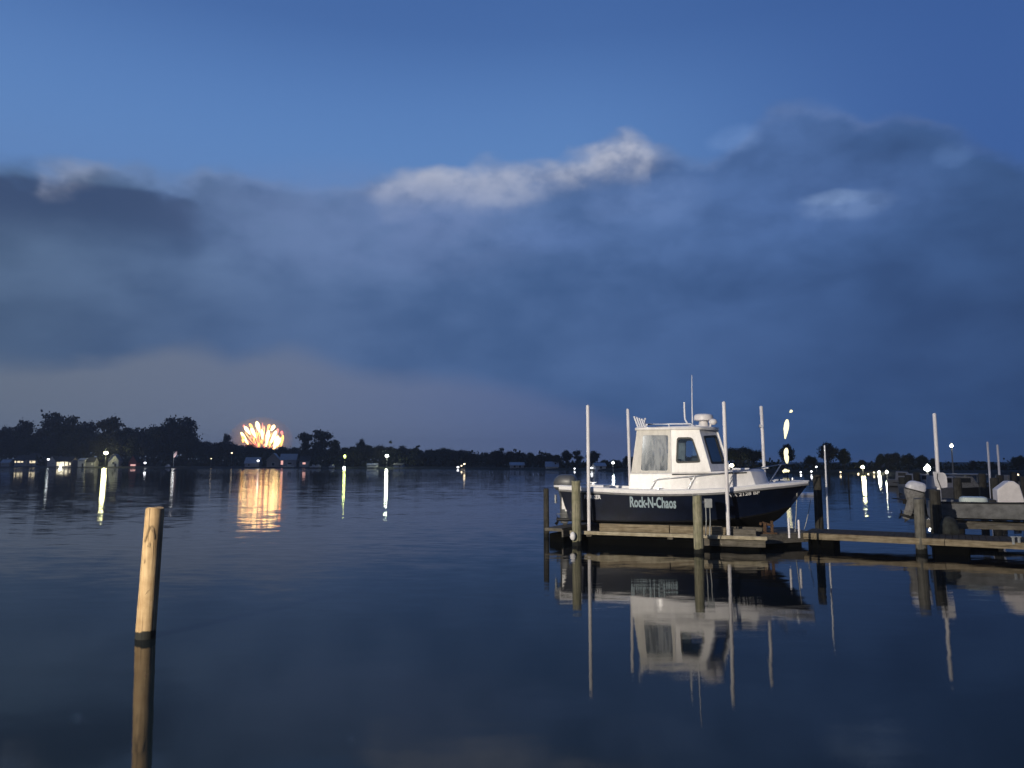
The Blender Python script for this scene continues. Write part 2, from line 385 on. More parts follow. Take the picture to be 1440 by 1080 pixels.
# dark upper edge at the left
els = G.m('ADD', el0, G.m('ADD', cen(med2, 1.3), cen(fine, .45))); azs = G.m('ADD', az0, G.m('ADD', cen(med, 1.6), cen(fine, .6)))
us = G.m('DIVIDE', G.m('ADD', azs, 50), 100, clamp=True)
dK = G.m('SUBTRACT', G.m('MULTIPLY', G.curve(us, [(0, npt(0, 244)[1]), npt(0, 244), npt(100, 250), npt(180, 258), npt(240, 268), npt(285, 292), npt(310, 330), npt(400, 420), (1, .1)]), 45), els)
lb = G.m('MULTIPLY', G.m('MULTIPLY', G.step(dK, -.1, .5), G.step(dK, 1.2, 5.0, 1, 0)), G.step(azs, azel(250, 300)[0], azel(300, 300)[0], 1, 0))
cl = G.mix(G.m('MULTIPLY', lb, .9), cl, lin((56, 76, 112)))
band = G.ramp(u0, [(naz(0), lin((103, 115, 134))), (naz(250), lin((105, 117, 140))), (naz(480), lin((104, 118, 148))), (naz(760), lin((88, 107, 150))), (naz(1000), lin((62, 87, 138))), (naz(1200), lin((51, 75, 121))), (naz(1440), lin((43, 63, 103)))])
bandlow = G.ramp(u0, [(naz(0), lin((104, 117, 136))), (naz(480), lin((110, 122, 148))), (naz(900), lin((82, 100, 146))), (naz(1440), lin((47, 67, 107)))])
low = G.mix(G.step(el0, 0, 5), bandlow, band)
sky = G.mix(mB, low, cl)
sky = G.mix(mT, clear, sky)
# sunlit rims along the top of the bank
Rm = G.curve(u, [(0, 0), npt(40, 0)[:1] + (.05,), npt(75, 0)[:1] + (.42,), npt(180, 0)[:1] + (.24,), npt(240, 0)[:1] + (.12,), npt(300, 0)[:1] + (.16,), npt(420, 0)[:1] + (.12,), npt(510, 0)[:1] + (.2,), npt(560, 0)[:1] + (.8,), npt(700, 0)[:1] + (.85,), npt(800, 0)[:1] + (.75,), npt(880, 0)[:1] + (1.0,), npt(925, 0)[:1] + (.35,), npt(985, 0)[:1] + (.12,), npt(1060, 0)[:1] + (.14,), npt(1130, 0)[:1] + (.13,), npt(1280, 0)[:1] + (.10,), npt(1350, 0)[:1] + (.05,), (1, 0)])
dR = G.m('DIVIDE', dT, G.m('MULTIPLY_ADD', Rm, .9, .25))
rim = G.m('MULTIPLY', G.m('MULTIPLY', G.step(dT, -.4, .9), G.step(dR, .3, 4.0, 1, 0)), G.step(G.m('ADD', G.m('MULTIPLY', med2, .5), G.m('MULTIPLY', fine, .5)), .36, .60, .3, 1))
sky = G.mix(G.m('MULTIPLY', G.m('MULTIPLY', rim, Rm), .95), sky, lin((188, 192, 208)))
# bright tears inside the bank
def blob(px, py, wpx, hpx, k, col):
    global sky
    a, e = azel(px, py); ww = wpx / FPX * 57.3; hh = hpx / FPX * 57.3
    q = G.m('ADD', G.m('POWER', G.m('DIVIDE', G.m('SUBTRACT', azs, a), ww), 2), G.m('POWER', G.m('DIVIDE', G.m('SUBTRACT', els, e), hh), 2))
    q = G.m('MULTIPLY', G.step(q, 0, 1.4, 1, 0), G.m('MULTIPLY', k, G.step(fine, .3, .62, .5, 1)))
    sky = G.mix(q, sky, lin(col))
blob(1190, 286, 58, 20, .36, (146, 172, 214)); blob(1172, 276, 44, 11, .34, (160, 184, 218)); blob(1175, 280, 150, 50, .28, (96, 128, 186)); blob(1035, 197, 34, 18, .34, (124, 156, 208)); blob(1338, 220, 26, 15, .28, (108, 142, 198))
blob(932, 282, 64, 40, .26, (122, 150, 202)); blob(856, 290, 46, 24, .2, (122, 148, 200)); blob(770, 335, 90, 24, .35, (104, 134, 190))
blob(520, 318, 260, 80, .38, (110, 132, 178)); blob(620, 300, 110, 44, .25, (120, 140, 186)); blob(700, 262, 110, 26, .45, (150, 162, 192)); blob(1130, 200, 70, 50, .22, (100, 134, 192))
# below the horizon: dark
sky = G.mix(G.step(el0, -2.0, -.2, 1, 0), sky, lin((40, 48, 66)))
# the physical twilight sky adds its own deep blue above
nish = wn.new('ShaderNodeTexSky'); nish.sky_type = 'NISHITA'; nish.sun_disc = False
nish.sun_elevation = R(-2.5); nish.sun_rotation = R(250)
bg = wn.new('ShaderNodeBackground'); bg.inputs['Strength'].default_value = 1.0; sky = G.mix(G.step(dy, -.5, .25, .5, 0), sky, (.012, .02, .045)); wl.new(sky, bg.inputs['Color'])
bg2 = wn.new('ShaderNodeBackground'); bg2.inputs['Strength'].default_value = 0.02; wl.new(nish.outputs[0], bg2.inputs['Color'])
ads = wn.new('ShaderNodeAddShader'); wl.new(bg.outputs[0], ads.inputs[0]); wl.new(bg2.outputs[0], ads.inputs[1])
wo = wn.new('ShaderNodeOutputWorld'); wl.new(ads.outputs[0], wo.inputs['Surface'])

# faint directional afterglow
sd = bpy.data.lights.new('sun', 'SUN'); sd.energy = .06; sd.angle = R(12); sd.color = (1, .86, .75)
so = bpy.data.objects.new('sun', sd); COL.objects.link(so); so.rotation_euler = Vector((.6, .75, -.22)).to_track_quat('-Z', 'Y').to_euler()

# ------------------------------------------------------------------ water
def water_mat():
    m, N, L, b = new_mat('estuary_water')
    b.inputs['Base Color'].default_value = (.003, .006, .009, 1); b.inputs['Roughness'].default_value = .015
    b.inputs['IOR'].default_value = 1.25
    geo = N.new('ShaderNodeNewGeometry')
    def mth(op, a, bb=None, c=None):
        n = N.new('ShaderNodeMath'); n.operation = op
        for i, x in enumerate((a, bb, c)):
            if x is None: continue
            if isinstance(x, (int, float)): n.inputs[i].default_value = x
            else: L.new(x, n.inputs[i])
        return n.outputs[0]
    def nz(scale, sc, det, off):
        mp = N.new('ShaderNodeMapping'); mp.inputs['Scale'].default_value = sc; mp.inputs['Location'].default_value = off
        L.new(geo.outputs['Position'], mp.inputs['Vector'])
        n = N.new('ShaderNodeTexNoise'); n.inputs['Scale'].default_value = scale; n.inputs['Detail'].default_value = det; n.inputs['Roughness'].default_value = .55
        L.new(mp.outputs['Vector'], n.inputs['Vector'])
        s = N.new('ShaderNodeSeparateColor'); L.new(n.outputs['Color'], s.inputs[0]); return s.outputs
    sz = N.new('ShaderNodeSeparateXYZ'); L.new(geo.outputs['Position'], sz.inputs[0])
    dist = mth('SQRT', mth('ADD', mth('POWER', sz.outputs[0], 2), mth('POWER', sz.outputs[1], 2)))
    # ripples are finer and stronger out on the open water, glassy inshore
    def ramp(x, a, bb, lo, hi):
        n = N.new('ShaderNodeMapRange'); n.interpolation_type = 'SMOOTHSTEP'; L.new(x, n.inputs['Value'])
        for k, vv in zip(('From Min', 'From Max', 'To Min', 'To Max'), (a, bb, lo, hi)): n.inputs[k].default_value = vv
        return n.outputs['Result']
    patch = nz(.045, (.5, 1.2, 1), 3, (4, 2, 0))
    aS = mth('MULTIPLY', ramp(sz.outputs[1], 8, 27, .024, .072), ramp(patch[0], .35, .65, .75, 1.25))
    aS = mth('ADD', aS, ramp(sz.outputs[1], 120, 330, 0, .46))
    aL = ramp(sz.outputs[1], 8, 30, .020, .046)
    s1 = nz(3.6, (.4, 1.0, 1), 2, (0, 0, 0)); s2 = nz(.8, (.4, 1.0, 1), 2, (5, 9, 0)); s3 = nz(240.0, (.5, 1.0, 1), 1, (1, 3, 0))
    aF = ramp(sz.outputs[1], 7, 40, .042, .075)
    def comb(i, k):
        t = mth('MULTIPLY', mth('SUBTRACT', s1[i], .5), mth('MULTIPLY', aS, k))
        t = mth('ADD', t, mth('MULTIPLY', mth('SUBTRACT', s2[i], .5), mth('MULTIPLY', aL, k)))
        return mth('ADD', t, mth('MULTIPLY', mth('SUBTRACT', s3[i], .5), mth('MULTIPLY', aF, k)))
    cx = N.new('ShaderNodeCombineXYZ'); L.new(comb(0, .07), cx.inputs[0]); L.new(comb(1, 1.0), cx.inputs[1]); cx.inputs[2].default_value = 1
    vn = N.new('ShaderNodeVectorMath'); vn.operation = 'NORMALIZE'; L.new(cx.outputs[0], vn.inputs[0])
    L.new(vn.outputs[0], b.inputs['Normal'])
    return m
w = MB(); w.add([(-1700, -60, 0), (1700, -60, 0), (1700, 1700, 0), (-1700, 1700, 0)], [(0, 1, 2, 3)])
kind(w.build('water', water_mat()), 'structure')

# ------------------------------------------------------------------ far shore land
SH = [(-900, 500), (-360, 480), (-200, 440), (-41, 372), (10, 300), (40, 225), (77, 172), (120, 158), (260, 140), (700, 150)]   # waterline
def shore_y(x):
    for (x0, y0), (x1, y1) in zip(SH, SH[1:]):
        if x <= x1: return y0 + (y1 - y0) * (x - x0) / (x1 - x0)
    return SH[-1][1]
b = MB(); rows = []
xs = [-900 + i * 20 for i in range(81)]
for k, (off, z) in enumerate(((0, -.3), (1.2, .35), (12, .8), (60, 1.6), (300, 3), (1150, 5))):
    rows.append([Vector((x * (1 if off < 100 else 1 + off / 900), shore_y(x) + off + (random.uniform(-.6, .6) if k in (1, 2) else 0), z + (random.uniform(-.12, .12) if k else 0))) for x in xs])
b.rings(rows, cap=False, closed=False)
kind(b.build('far_shore', M['grass'], smooth=60), 'structure')
b = MB(); b.add([(-40, -60, .7), (40, -60, .7), (40, -2.2, .7), (-40, -2.2, .7), (-40, -1.6, -.4), (40, -1.6, -.4)], [(0, 1, 2, 3), (3, 2, 5, 4)])
kind(b.build('near_bank', M['grass']), 'structure')

# ------------------------------------------------------------------ trees
def crown_mesh(seed, lobes, leaves, size, gap=.25):
    rnd = random.Random(seed); b = MB()
    tot = sum(l[3] * l[3] * l[4] for l in lobes)
    for (x, y, z, r, rz) in lobes:
        cl = max(10, int(leaves / 9 * r * r * rz / tot))
        for _ in range(cl):                          # leaf clumps through the lobe, denser to its rim
            while True:
                p = Vector((rnd.uniform(-1, 1), rnd.uniform(-1, 1), rnd.uniform(-1, 1)))
                if gap < p.length < 1: break
            p = p.normalized() * (p.length ** .5) * rnd.uniform(.8, 1.12)
            c = Vector((x + p.x * r, y + p.y * r, z + p.z * rz))
            for _k in range(9):
                q = c + Vector((rnd.gauss(0, .16), rnd.gauss(0, .16), rnd.gauss(0, .12))) * (size / .16)
                e = Euler((rnd.uniform(0, 6.3), rnd.uniform(0, 6.3), rnd.uniform(0, 6.3))).to_matrix()
                s = size * rnd.uniform(.55, 1.2)
                b.add([q + e @ Vector(d) * s for d in ((-.5, -.35, 0), (.5, -.35, 0), (.62, .3, .1), (-.3, .45, .1))], [(0, 1, 2, 3)])
    return b
def trunk_mesh(seed, h, r, limbs):
    rnd = random.Random(seed); b = MB()
    b.tube([(0, 0, -.6), (rnd.uniform(-.1, .1), 0, h * .35), (rnd.uniform(-.25, .25), rnd.uniform(-.2, .2), h * .7), (rnd.uniform(-.3, .3), 0, h)], [r * 1.3, r, r * .7, r * .25], 8)
    for k in range(limbs):
        z = h * rnd.uniform(.35, .85); a = rnd.uniform(0, 6.3); l = h * rnd.uniform(.2, .4)
        b.tube([(0, 0, z), (math.cos(a) * l * .5, math.sin(a) * l * .5, z + l * .35), (math.cos(a) * l, math.sin(a) * l, z + l * .8)], [r * .45, r * .3, r * .1], 6)
    return b
def lobes_for(seed, shape):
    rnd = random.Random(seed); L = []
    if shape == 'round':
        L = [(0, 0, 6.2, 2.7, 2.6), (0, 0, 8.2, 1.7, 1.6)]
        for k in range(7): a = k * .9 + rnd.uniform(-.3, .3); L.append((math.cos(a) * 2.2, math.sin(a) * 2.2, rnd.uniform(4.2, 7.6), rnd.uniform(1.1, 1.7), rnd.uniform(1, 1.5)))
    elif shape == 'tall':
        L = [(0, 0, 5.2, 1.7, 2.2), (rnd.uniform(-.6, .6), 0, 8.6, 1.15, 1.3)]
        for k in range(9): a = rnd.uniform(0, 6.3); rr = rnd.uniform(.9, 1.9); L.append((math.cos(a) * rr, math.sin(a) * rr, rnd.uniform(3.4, 8.8), rnd.uniform(.6, 1.1), rnd.uniform(.5, 1.0)))
    elif shape == 'wide':
        L = [(0, 0, 6, 3.6, 2.3), (-2.2, 0, 6.6, 2.2, 2.2), (2.2, .4, 7.0, 2.3, 2.3)]
        for k in range(8): a = k * .8 + rnd.uniform(-.3, .3); L.append((math.cos(a) * 3.4, math.sin(a) * 3.0, rnd.uniform(3.4, 7.6), rnd.uniform(1.1, 1.7), rnd.uniform(1, 1.5)))
    elif shape == 'pine':
        for k in range(9): z = 2.4 + k * .85; L.append((rnd.uniform(-.3, .3), rnd.uniform(-.3, .3), z, 2.1 * (1 - k / 10.5) + .25, .65))
    elif shape == 'airy':
        for k in range(13): a = rnd.uniform(0, 6.3); rr = rnd.uniform(.3, 2.5); L.append((math.cos(a) * rr, math.sin(a) * rr, rnd.uniform(3.6, 9.2), rnd.uniform(.6, 1.15), rnd.uniform(.5, .9)))
    return L
VAR = []
for i, (shape, lf, n) in enumerate((('round', 'leaf', 3600), ('tall', 'leaf', 3000), ('wide', 'leaf', 4800), ('pine', 'leaf', 2600), ('airy', 'leaf2', 2600), ('round', 'leaf2', 3600), ('tall', 'leaf2', 3000), ('wide', 'leaf2', 4800))):
    b = crown_mesh(11 + i, lobes_for(40 + i, shape), n, .42)
    VAR.append((shape, b.mesh('crown', M[lf]), trunk_mesh(90 + i, 7.5, .26, 7).mesh('trunk', M['bark'], 50)))
TREES = {'round': [0, 5], 'tall': [1, 6], 'wide': [2, 7], 'pine': [3], 'airy': [4]}
trnd = random.Random(21)
def tree(px, top, Y, shape, label, group=None, wide=1.0, name='tree'):
    """a tree whose top is seen at photo height `top`, standing at distance Y"""
    p = at(px, top, Y); gz = .8 if Y - shore_y(p.x) < 30 else 1.4
    h = p.z - gz; k = trnd.choice(TREES[shape]); sc = h / 9.6
    t = empty(name, (p.x, Y, gz), label, 'tree', group, trnd.uniform(0, 6.3)); t.scale = (sc * wide, sc * wide, sc)
    for nm, me in (('trunk', VAR[k][2]), ('crown', VAR[k][1])):
        o = bpy.data.objects.new(nm, me); COL.objects.link(o); o.parent = t
    return t
def sy(px, back):                                    # distance of the bank `back` metres behind the waterline in a direction
    a = (px - 720) / FPX; Y = 300
    for _ in range(30): Y = .5 * Y + .5 * (shore_y(a * Y) + back)
    return Y
# the tall wood at the left
for px, top, sh, wd in ((12, 602, 'round', .9), (36, 594, 'tall', 1.0), (58, 604, 'round', .9), (95, 599, 'round', 1.0), (122, 595, 'round', .9), (180, 603, 'round', 1), (205, 598, 'wide', .8), (168, 604, 'tall', 1), (-14, 600, 'round', 1), (-40, 598, 'wide', .8), (232, 606, 'round', 1), (70, 607, 'wide', .8), (140, 606, 'wide', .8), (218, 604, 'tall', 1), (2, 606, 'wide', .7), (110, 603, 'tall', 1.2)):
    tree(px, top, sy(px, trnd.uniform(28, 48)), sh, 'dark broad tree inside the tall wood on the far left shore', 'trees of the wood on the far left shore', wd)
tree(80, 584, sy(80, 30), 'tall', 'tallest dark tree, standing above the wood over the lit boathouse', wide=1.25)
tree(104, 588, sy(104, 34), 'pine', 'pointed tree just right of the tallest one in the left wood', wide=.9)
tree(155, 588, sy(155, 28), 'airy', 'loose-topped tree rising above the bright yellow lamp', wide=1.0)
tree(240, 590, sy(240, 26), 'round', 'round-headed tall tree near the right end of the left wood', wide=.85)
tree(264, 590, sy(264, 26), 'tall', 'slim tall tree ending the left wood', wide=1.15)
for px, top in ((-20, 616), (8, 618), (30, 622), (52, 618), (74, 620), (96, 617), (118, 621), (142, 616), (166, 620), (190, 617), (214, 619), (238, 616), (258, 614), (276, 620)):
    tree(px, top, sy(px, trnd.uniform(16, 24)), trnd.choice(['round', 'wide']), 'lower leafy tree along the front of the left wood', 'lower trees fronting the left wood', .95)
# low trees below the fireworks
for px, top, sh in ((288, 622, 'round'), (304, 620, 'wide'), (322, 622, 'round'), (338, 624, 'wide'), (352, 626, 'round'), (366, 628, 'wide'), (382, 630, 'wide'), (398, 629, 'round'), (412, 628, 'wide'), (296, 630, 'wide'), (345, 633, 'wide'), (372, 635, 'round'), (405, 634, 'wide')):
    tree(px, top, sy(px, trnd.uniform(22, 40)), sh, 'low dark tree on the shore beneath the orange fireworks', 'low trees beneath the orange fireworks', 1.3)
tree(318, 611, sy(318, 30), 'airy', 'thin scraggy tree left of the orange fireworks', wide=.5)
tree(430, 609, sy(430, 24), 'airy', 'airy tree with sky showing through, left of an airy pair', wide=.85)
tree(452, 606, sy(452, 24), 'airy', 'airy tree with sky showing through, right of an airy pair', wide=1.2)
tree(470, 620, sy(470, 22), 'tall', 'dark slender tree at the right foot of the airy pair', wide=1.1)
for px, top, sh in ((440, 630, 'wide'), (462, 632, 'wide'), (484, 630, 'round'), (500, 626, 'wide'), (518, 627, 'round'), (534, 626, 'wide'), (550, 627, 'wide'), (566, 628, 'round'), (578, 629, 'wide'), (590, 634, 'round'), (604, 632, 'wide'), (618, 629, 'wide'), (632, 630, 'wide'), (646, 632, 'wide'), (658, 635, 'round'), (424, 634, 'wide'), (512, 636, 'round'), (556, 637, 'wide'), (596, 639, 'wide'), (628, 639, 'wide')):
    tree(px, top, sy(px, trnd.uniform(14, 34)), sh, 'dark bushy tree in the middle stretch of the far shore', 'trees of the middle far shore', 1.15)
tree(509, 619, sy(509, 40), 'round', 'small round tree top poking above the middle tree line', wide=.6)
for px, top, sh in ((670, 637, 'wide'), (684, 637, 'round'), (698, 633, 'wide'), (705, 631, 'pine'), (718, 634, 'wide'), (732, 635, 'wide'), (746, 637, 'round'), (760, 638, 'wide'), (772, 638, 'round'), (782, 639, 'wide'), (812, 634, 'airy'), (834, 635, 'round'), (850, 646, 'wide'), (866, 646, 'wide'), (882, 642, 'round'), (896, 640, 'wide'), (910, 642, 'wide'), (925, 641, 'wide'), (940, 640, 'wide')):
    tree(px, top, sy(px, trnd.uniform(10, 24)), sh, 'distant dark tree on the shore astern of the fishing boat', 'distant trees astern of the fishing boat', 1.15)
tree(797, 634, sy(797, 6), 'round', 'dark tree standing straight above the outboard engine of the fishing boat', wide=.95)
# right-hand shore
for px, top, sh in ((1022, 629, 'wide'), (1040, 628, 'wide'), (1058, 630, 'wide'), (1000, 632, 'round'), (980, 638, 'wide'), (960, 640, 'wide')):
    tree(px, top, sy(px, trnd.uniform(8, 16)), sh, 'dark spreading tree behind the bow of the fishing boat', 'trees behind the bow of the fishing boat', 1.0)
tree(1106, 626, sy(1106, 8), 'round', 'round dark tree behind the column of pale fire', wide=.9)
tree(1140, 640, sy(1140, 16), 'wide', 'low tree between two round dark trees right of the bow', wide=.9)
tree(1164, 624, sy(1164, 8), 'round', 'large round tree left of a round pair behind the thin white pole', wide=1.0)
tree(1186, 632, sy(1186, 8), 'round', 'round tree right of a round pair beyond the thin white pole', wide=.9)
tree(1212, 647, sy(1212, 20), 'round', 'small tree top just above the bright marina lamp', wide=1.2)
for px, top, sh in ((1238, 639, 'round'), (1254, 636, 'wide'), (1276, 637, 'wide'), (1296, 639, 'wide'), (1312, 645, 'round')):
    tree(px, top, sy(px, trnd.uniform(8, 14)), sh, 'dark spreading tree behind the marina docks', 'trees behind the marina docks', .9)
for px, top, sh in ((1344, 656, 'wide'), (1368, 648, 'round'), (1394, 650, 'round'), (1330, 658, 'wide'), (1412, 655, 'wide')):
    tree(px, top, sy(px, trnd.uniform(8, 14)), sh, 'low rounded tree behind the white mast poles at the right', 'low trees behind the mast poles', 1.1)
tree(1432, 640, sy(1432, 8), 'wide', 'broad dark tree at the right edge of the picture', wide=1.0)
tree(1462, 644, sy(1462, 10), 'round', 'round dark tree at the very edge beyond the grey skiff', wide=1.0)
# undergrowth along the bank
b = MB(); urnd = random.Random(5)
for i in range(4200):
    x = -520 + 720 * (i / 4200) ** 1.0 + urnd.uniform(-1, 1); y0 = shore_y(x) + 3 + abs(urnd.gauss(0, 7)) + 10; s = y0 / 330
    zc = .9 + abs(urnd.gauss(0, 2.3 if x < 20 else 1.0)) * s
    for _ in range(7):
        q = Vector((x + urnd.gauss(0, .9), y0 + urnd.gauss(0, .9), zc + urnd.gauss(0, .5)))
        e = Euler((urnd.uniform(0, 6.3), urnd.uniform(0, 6.3), urnd.uniform(0, 6.3))).to_matrix(); k = urnd.uniform(.5, 1.2) * s
        b.add([q + e @ Vector(d) * k for d in ((-.5, -.4, 0), (.5, -.4, 0), (.6, .4, .1), (-.4, .5, .1))], [(0, 1, 2, 3)])
kind(b.build('undergrowth', M['leaf']), 'stuff')

# ------------------------------------------------------------------ houses on the far shore
def house(px0, px1, base, top, label, wall='wallgrey', roof='roofdark', wins=(), depth=6.0, gable_front=False, back=5.0, name='house', rz=None, roof_frac=.45, door=False):
    Y = sy((px0 + px1) / 2, back); a, c = at(px0, base, Y), at(px1, base, Y); wdt = c.x - a.x
    z0 = .5; z1 = max(at(px0, top, Y).z, z0 + 2.2); hw = (z1 - z0) * (1 - roof_frac)
    h = empty(name, ((a.x + c.x) / 2, Y, z0), label, 'house' if name == 'house' else name.replace('_', ' '), None, rz if rz is not None else random.uniform(-.12, .12))
    b = MB(); b.box((0, depth / 2, hw / 2 - .3), (wdt, depth, hw + .6))
    rh = z1 - z0 - hw; o = .35
    if gable_front:
        b.add([(-wdt / 2, 0, hw), (wdt / 2, 0, hw), (0, 0, hw + rh - .12), (-wdt / 2, depth, hw), (wdt / 2, depth, hw), (0, depth, hw + rh - .12)], [(0, 1, 2), (3, 5, 4)])
    else:
        b.add([(-wdt / 2, 0, hw), (-wdt / 2, depth, hw), (-wdt / 2, depth / 2, hw + rh - .12), (wdt / 2, 0, hw), (wdt / 2, depth, hw), (wdt / 2, depth / 2, hw + rh - .12)], [(0, 1, 2), (3, 5, 4)])
    b.build('wall', M[wall], h)
    b = MB(); th = .14
    if gable_front:
        pr = [(-wdt / 2 - o, hw - o * .5), (0, hw + rh), (wdt / 2 + o, hw - o * .5)]
        rows = [[Vector((x, y, z + dz)) for x, z in pr for dz in (0,)] for y, dz in ((-o, 0), (depth + o, 0))]
        b.rings([[Vector((x, y, z)) for x, z in pr] + [Vector((x, y, z - th)) for x, z in reversed(pr)] for y in (-o, depth + o)])
    else:
        pr = [(-o, hw - o * .4), (depth / 2, hw + rh), (depth + o, hw - o * .4)]
        b.rings([[Vector((x, y, z)) for y, z in pr] + [Vector((x, y, z - th)) for y, z in reversed(pr)] for x in (-wdt / 2 - o, wdt / 2 + o)])
    b.build('roof', M[roof], h)
    for (f, zf, w_, h_, mt) in wins:
        x = -wdt / 2 + wdt * f
        fr = MB().box((x, -.03, hw * zf), (w_ + .24, .06, h_ + .24)).build('window', M['wallwhite'], h)
        MB().box((x, -.075, hw * zf), (w_, .03, h_)).build('pane', M[mt], fr)
    if door: MB().box((wdt * .2, -.05, 1.0), (.95, .08, 2.0)).build('door', M['roofdark'], h)
    return h
house(1, 12, 655, 646, 'small grey shed at the far left edge of the shore', 'wallgrey', 'roofgrey', [(.3, .5, .8, .8, 'black')])
house(19, 36, 655, 640, 'low dark house with a row of lit yellow windows', 'wallgrey', 'roofdark', [(.12, .75, 1.0, 1.2, 'winglow'), (.42, .75, 2.0, 1.1, 'winglow'), (.7, .75, 1.4, .9, 'winglow')], 7, back=9)
house(38, 53, 652, 637, 'house with one wide lit bay just right of the yellow windows', 'wallgrey', 'roofdark', [(.5, .62, 3.8, 1.4, 'winglow')], back=12)
house(66, 78, 655, 641, 'dim cottage beside the small bluish lamp', 'wallgrey', 'roofdark', [(.7, .5, .8, .8, 'black')], back=8, gable_front=True)
house(78, 101, 655, 642, 'brightly lit boathouse with glowing openings at the water', 'walltan', 'roofdark', [(.14, .5, 1.8, 2.3, 'winglow'), (.38, .5, 2.6, 2.5, 'winglow'), (.68, .52, 1.7, 2.3, 'winglow'), (.9, .5, .8, 1.5, 'winglow')], back=3, name='boathouse')
house(109, 119, 655, 644, 'plain pale grey shed right of the lit boathouse', 'wallwhite', 'roofgrey', roof_frac=.25, back=4, door=True)
house(121, 132, 655, 643, 'dim grey cottage left of the yellow lamp', 'wallgrey', 'roofdark', [(.75, .5, .9, 1.1, 'wallwhite')], back=6)
house(152, 166, 655, 638, 'pale gabled house lit by the yellow lamp beside it', 'wallwhite', 'roofgrey', [(.5, .6, 1, 1.2, 'black')], gable_front=True, roof_frac=.5, back=7, door=True)
house(181, 192, 654, 640, 'small red gabled house with a lit front', 'wallred', 'roofdark', [(.55, .35, 3.0, 1.0, 'winpink')], gable_front=True, roof_frac=.6, back=7)
house(344, 364, 655, 643, 'low grey house with a small lamp at its corner, below the fireworks', 'wallgrey', 'roofgrey', [(.3, .5, 1, 1, 'black')], back=6, roof_frac=.6)
house(375, 393, 656, 637, 'tan gabled boathouse at the water below the fireworks', 'walltan', 'roofgrey', [(.5, .4, 1.6, 1.6, 'black')], gable_front=True, back=4, roof_frac=.5, name='boathouse')
house(394, 416, 655, 638, 'house with a pink lit window and pale sloping roof', 'wallgrey', 'roofgrey', [(.12, .6, 1.2, 2.2, 'winpink'), (.6, .5, 2.2, 1, 'black')], back=8)
house(421, 434, 655, 641, 'dark cottage with one small pink window', 'wallgrey', 'roofdark', [(.5, .6, 1.6, 1.0, 'winpink')], back=9)
house(516, 530, 657, 652, 'long low white boat shed left of the greenish white lamp', 'wallwhite', 'roofgrey', back=3, name='boat_shed', roof_frac=.4)
house(553, 566, 657, 651, 'low white cottage right of the greenish white lamp', 'wallwhite', 'roofdark', [(.7, .5, .8, .9, 'black')], back=4, roof_frac=.45)
house(718, 737, 660, 650, 'grey house on the distant shore left of the tall dark tree', 'wallgrey', 'roofgrey', [(.3, .5, 1, 1, 'black'), (.7, .5, 1, 1, 'black')], back=5)
house(768, 785, 660, 649, 'pale roofed house beside the tall dark tree near the engine', 'wallwhite', 'roofgrey', back=5, roof_frac=.7)
house(838, 852, 661, 654, 'long white cottage seen between two white guide poles', 'wallwhite', 'roofgrey', [(.5, .5, .8, .8, 'black')], back=4)
q = at(1350, 667, 75)
t = empty('boat_canopy', (q.x, 75, 0), 'long pale boat canopy low over the marina at the right', 'canopy', rz=R(-6))
MB().box((0, 0, q.z), (4.4, 1.8, .16)).build('canopy_top', M['roofgrey'], t, bevel=.05)
for x_ in (-2, 2):
    for y_ in (-.8, .8): MB().tube([(x_, y_, -.3), (x_, y_, q.z - .08)], .05, 6).build('post', M['greyrub'], t)

# ------------------------------------------------------------------ lamps along the shore
def lamp(px, py, Y, r, m, label, group=None, power=0.0, col=(1, .95, .7), pole=True, name='street_lamp', cat='lamp', sq=(1, 1, .8)):
    p = at(px, py, Y); gz = .5 if Y > 120 else 0.0
    h = max(p.z - gz, .8)
    t = empty(name, (p.x, Y, p.z - h), label, cat, group)
    if pole:
        MB().tube([(0, 0, -.4), (0, 0, h * .5), (0, 0, h)], [.11, .09, .07], 8).build('pole', M['greyrub'], t, 40)
        MB().lathe((0, 0, h + r * sq[2] * .9), [(r * .75, 0), (r * .8, .04), (r * .2, .2 + r * .1)], 12).build('lamp_cap', M['greyrub'], t, 40)
    o = MB().ball((0, 0, h), r, 8, sq).build('lamp_head', M[m], t, 60)
    if power:
        ld = bpy.data.lights.new('lamp_light', 'POINT'); ld.energy = power; ld.color = col; ld.shadow_soft_size = max(.3, r)
        lo = bpy.data.objects.new('lamp_light', ld); COL.objects.link(lo); lo.parent = t; lo.location = (0, -r * 1.2, h + .3)
    return t
lamp(149, 637, sy(149, 6), 1.25, 'bulbyel', 'big bright yellow lamp in front of the left wood, with the longest reflection', None, 7000, (1, .95, .45))
lamp(68, 646, sy(68, 3), .75, 'bulbsmall', 'small bluish white lamp on the shore left of the lit boathouse', None, 40, (.8, 1, 1))
lamp(85, 655.5, sy(85, .5), .65, 'bulbwhite', 'small low dock light at the foot of the lit boathouse', None, 300, pole=False, name='dock_light', cat='light')
lamp(204, 651, sy(204, 2), .7, 'bulbsmall', 'single small white lamp right of the red house')
lamp(326, 637, sy(326, 12), .5, 'bulbwarm', 'faint lamp high among the trees left of the fireworks')
lamp(297, 645, sy(297, 8), .35, 'bulbwarm', 'very faint lamp under the trees, leftmost below the fireworks')
lamp(363, 648, sy(363, 4), .7, 'bulbsmall', 'small white lamp at the corner of the low grey house')
lamp(485, 642, sy(485, 4), .7, 'lime', 'lime green glowing lamp near the middle of the shore', None, 700, (.85, 1, .3), sq=(1, 1, 1.5))
lamp(484, 657.5, sy(484, .3), .65, 'bulbwhite', 'white dock light at the water below the lime lamp', pole=False, name='dock_light', cat='light')
lamp(544, 641, sy(544, 4), .85, 'bulbwhite', 'bright greenish white lamp on the middle far shore', None, 3000, (.9, 1, .7))
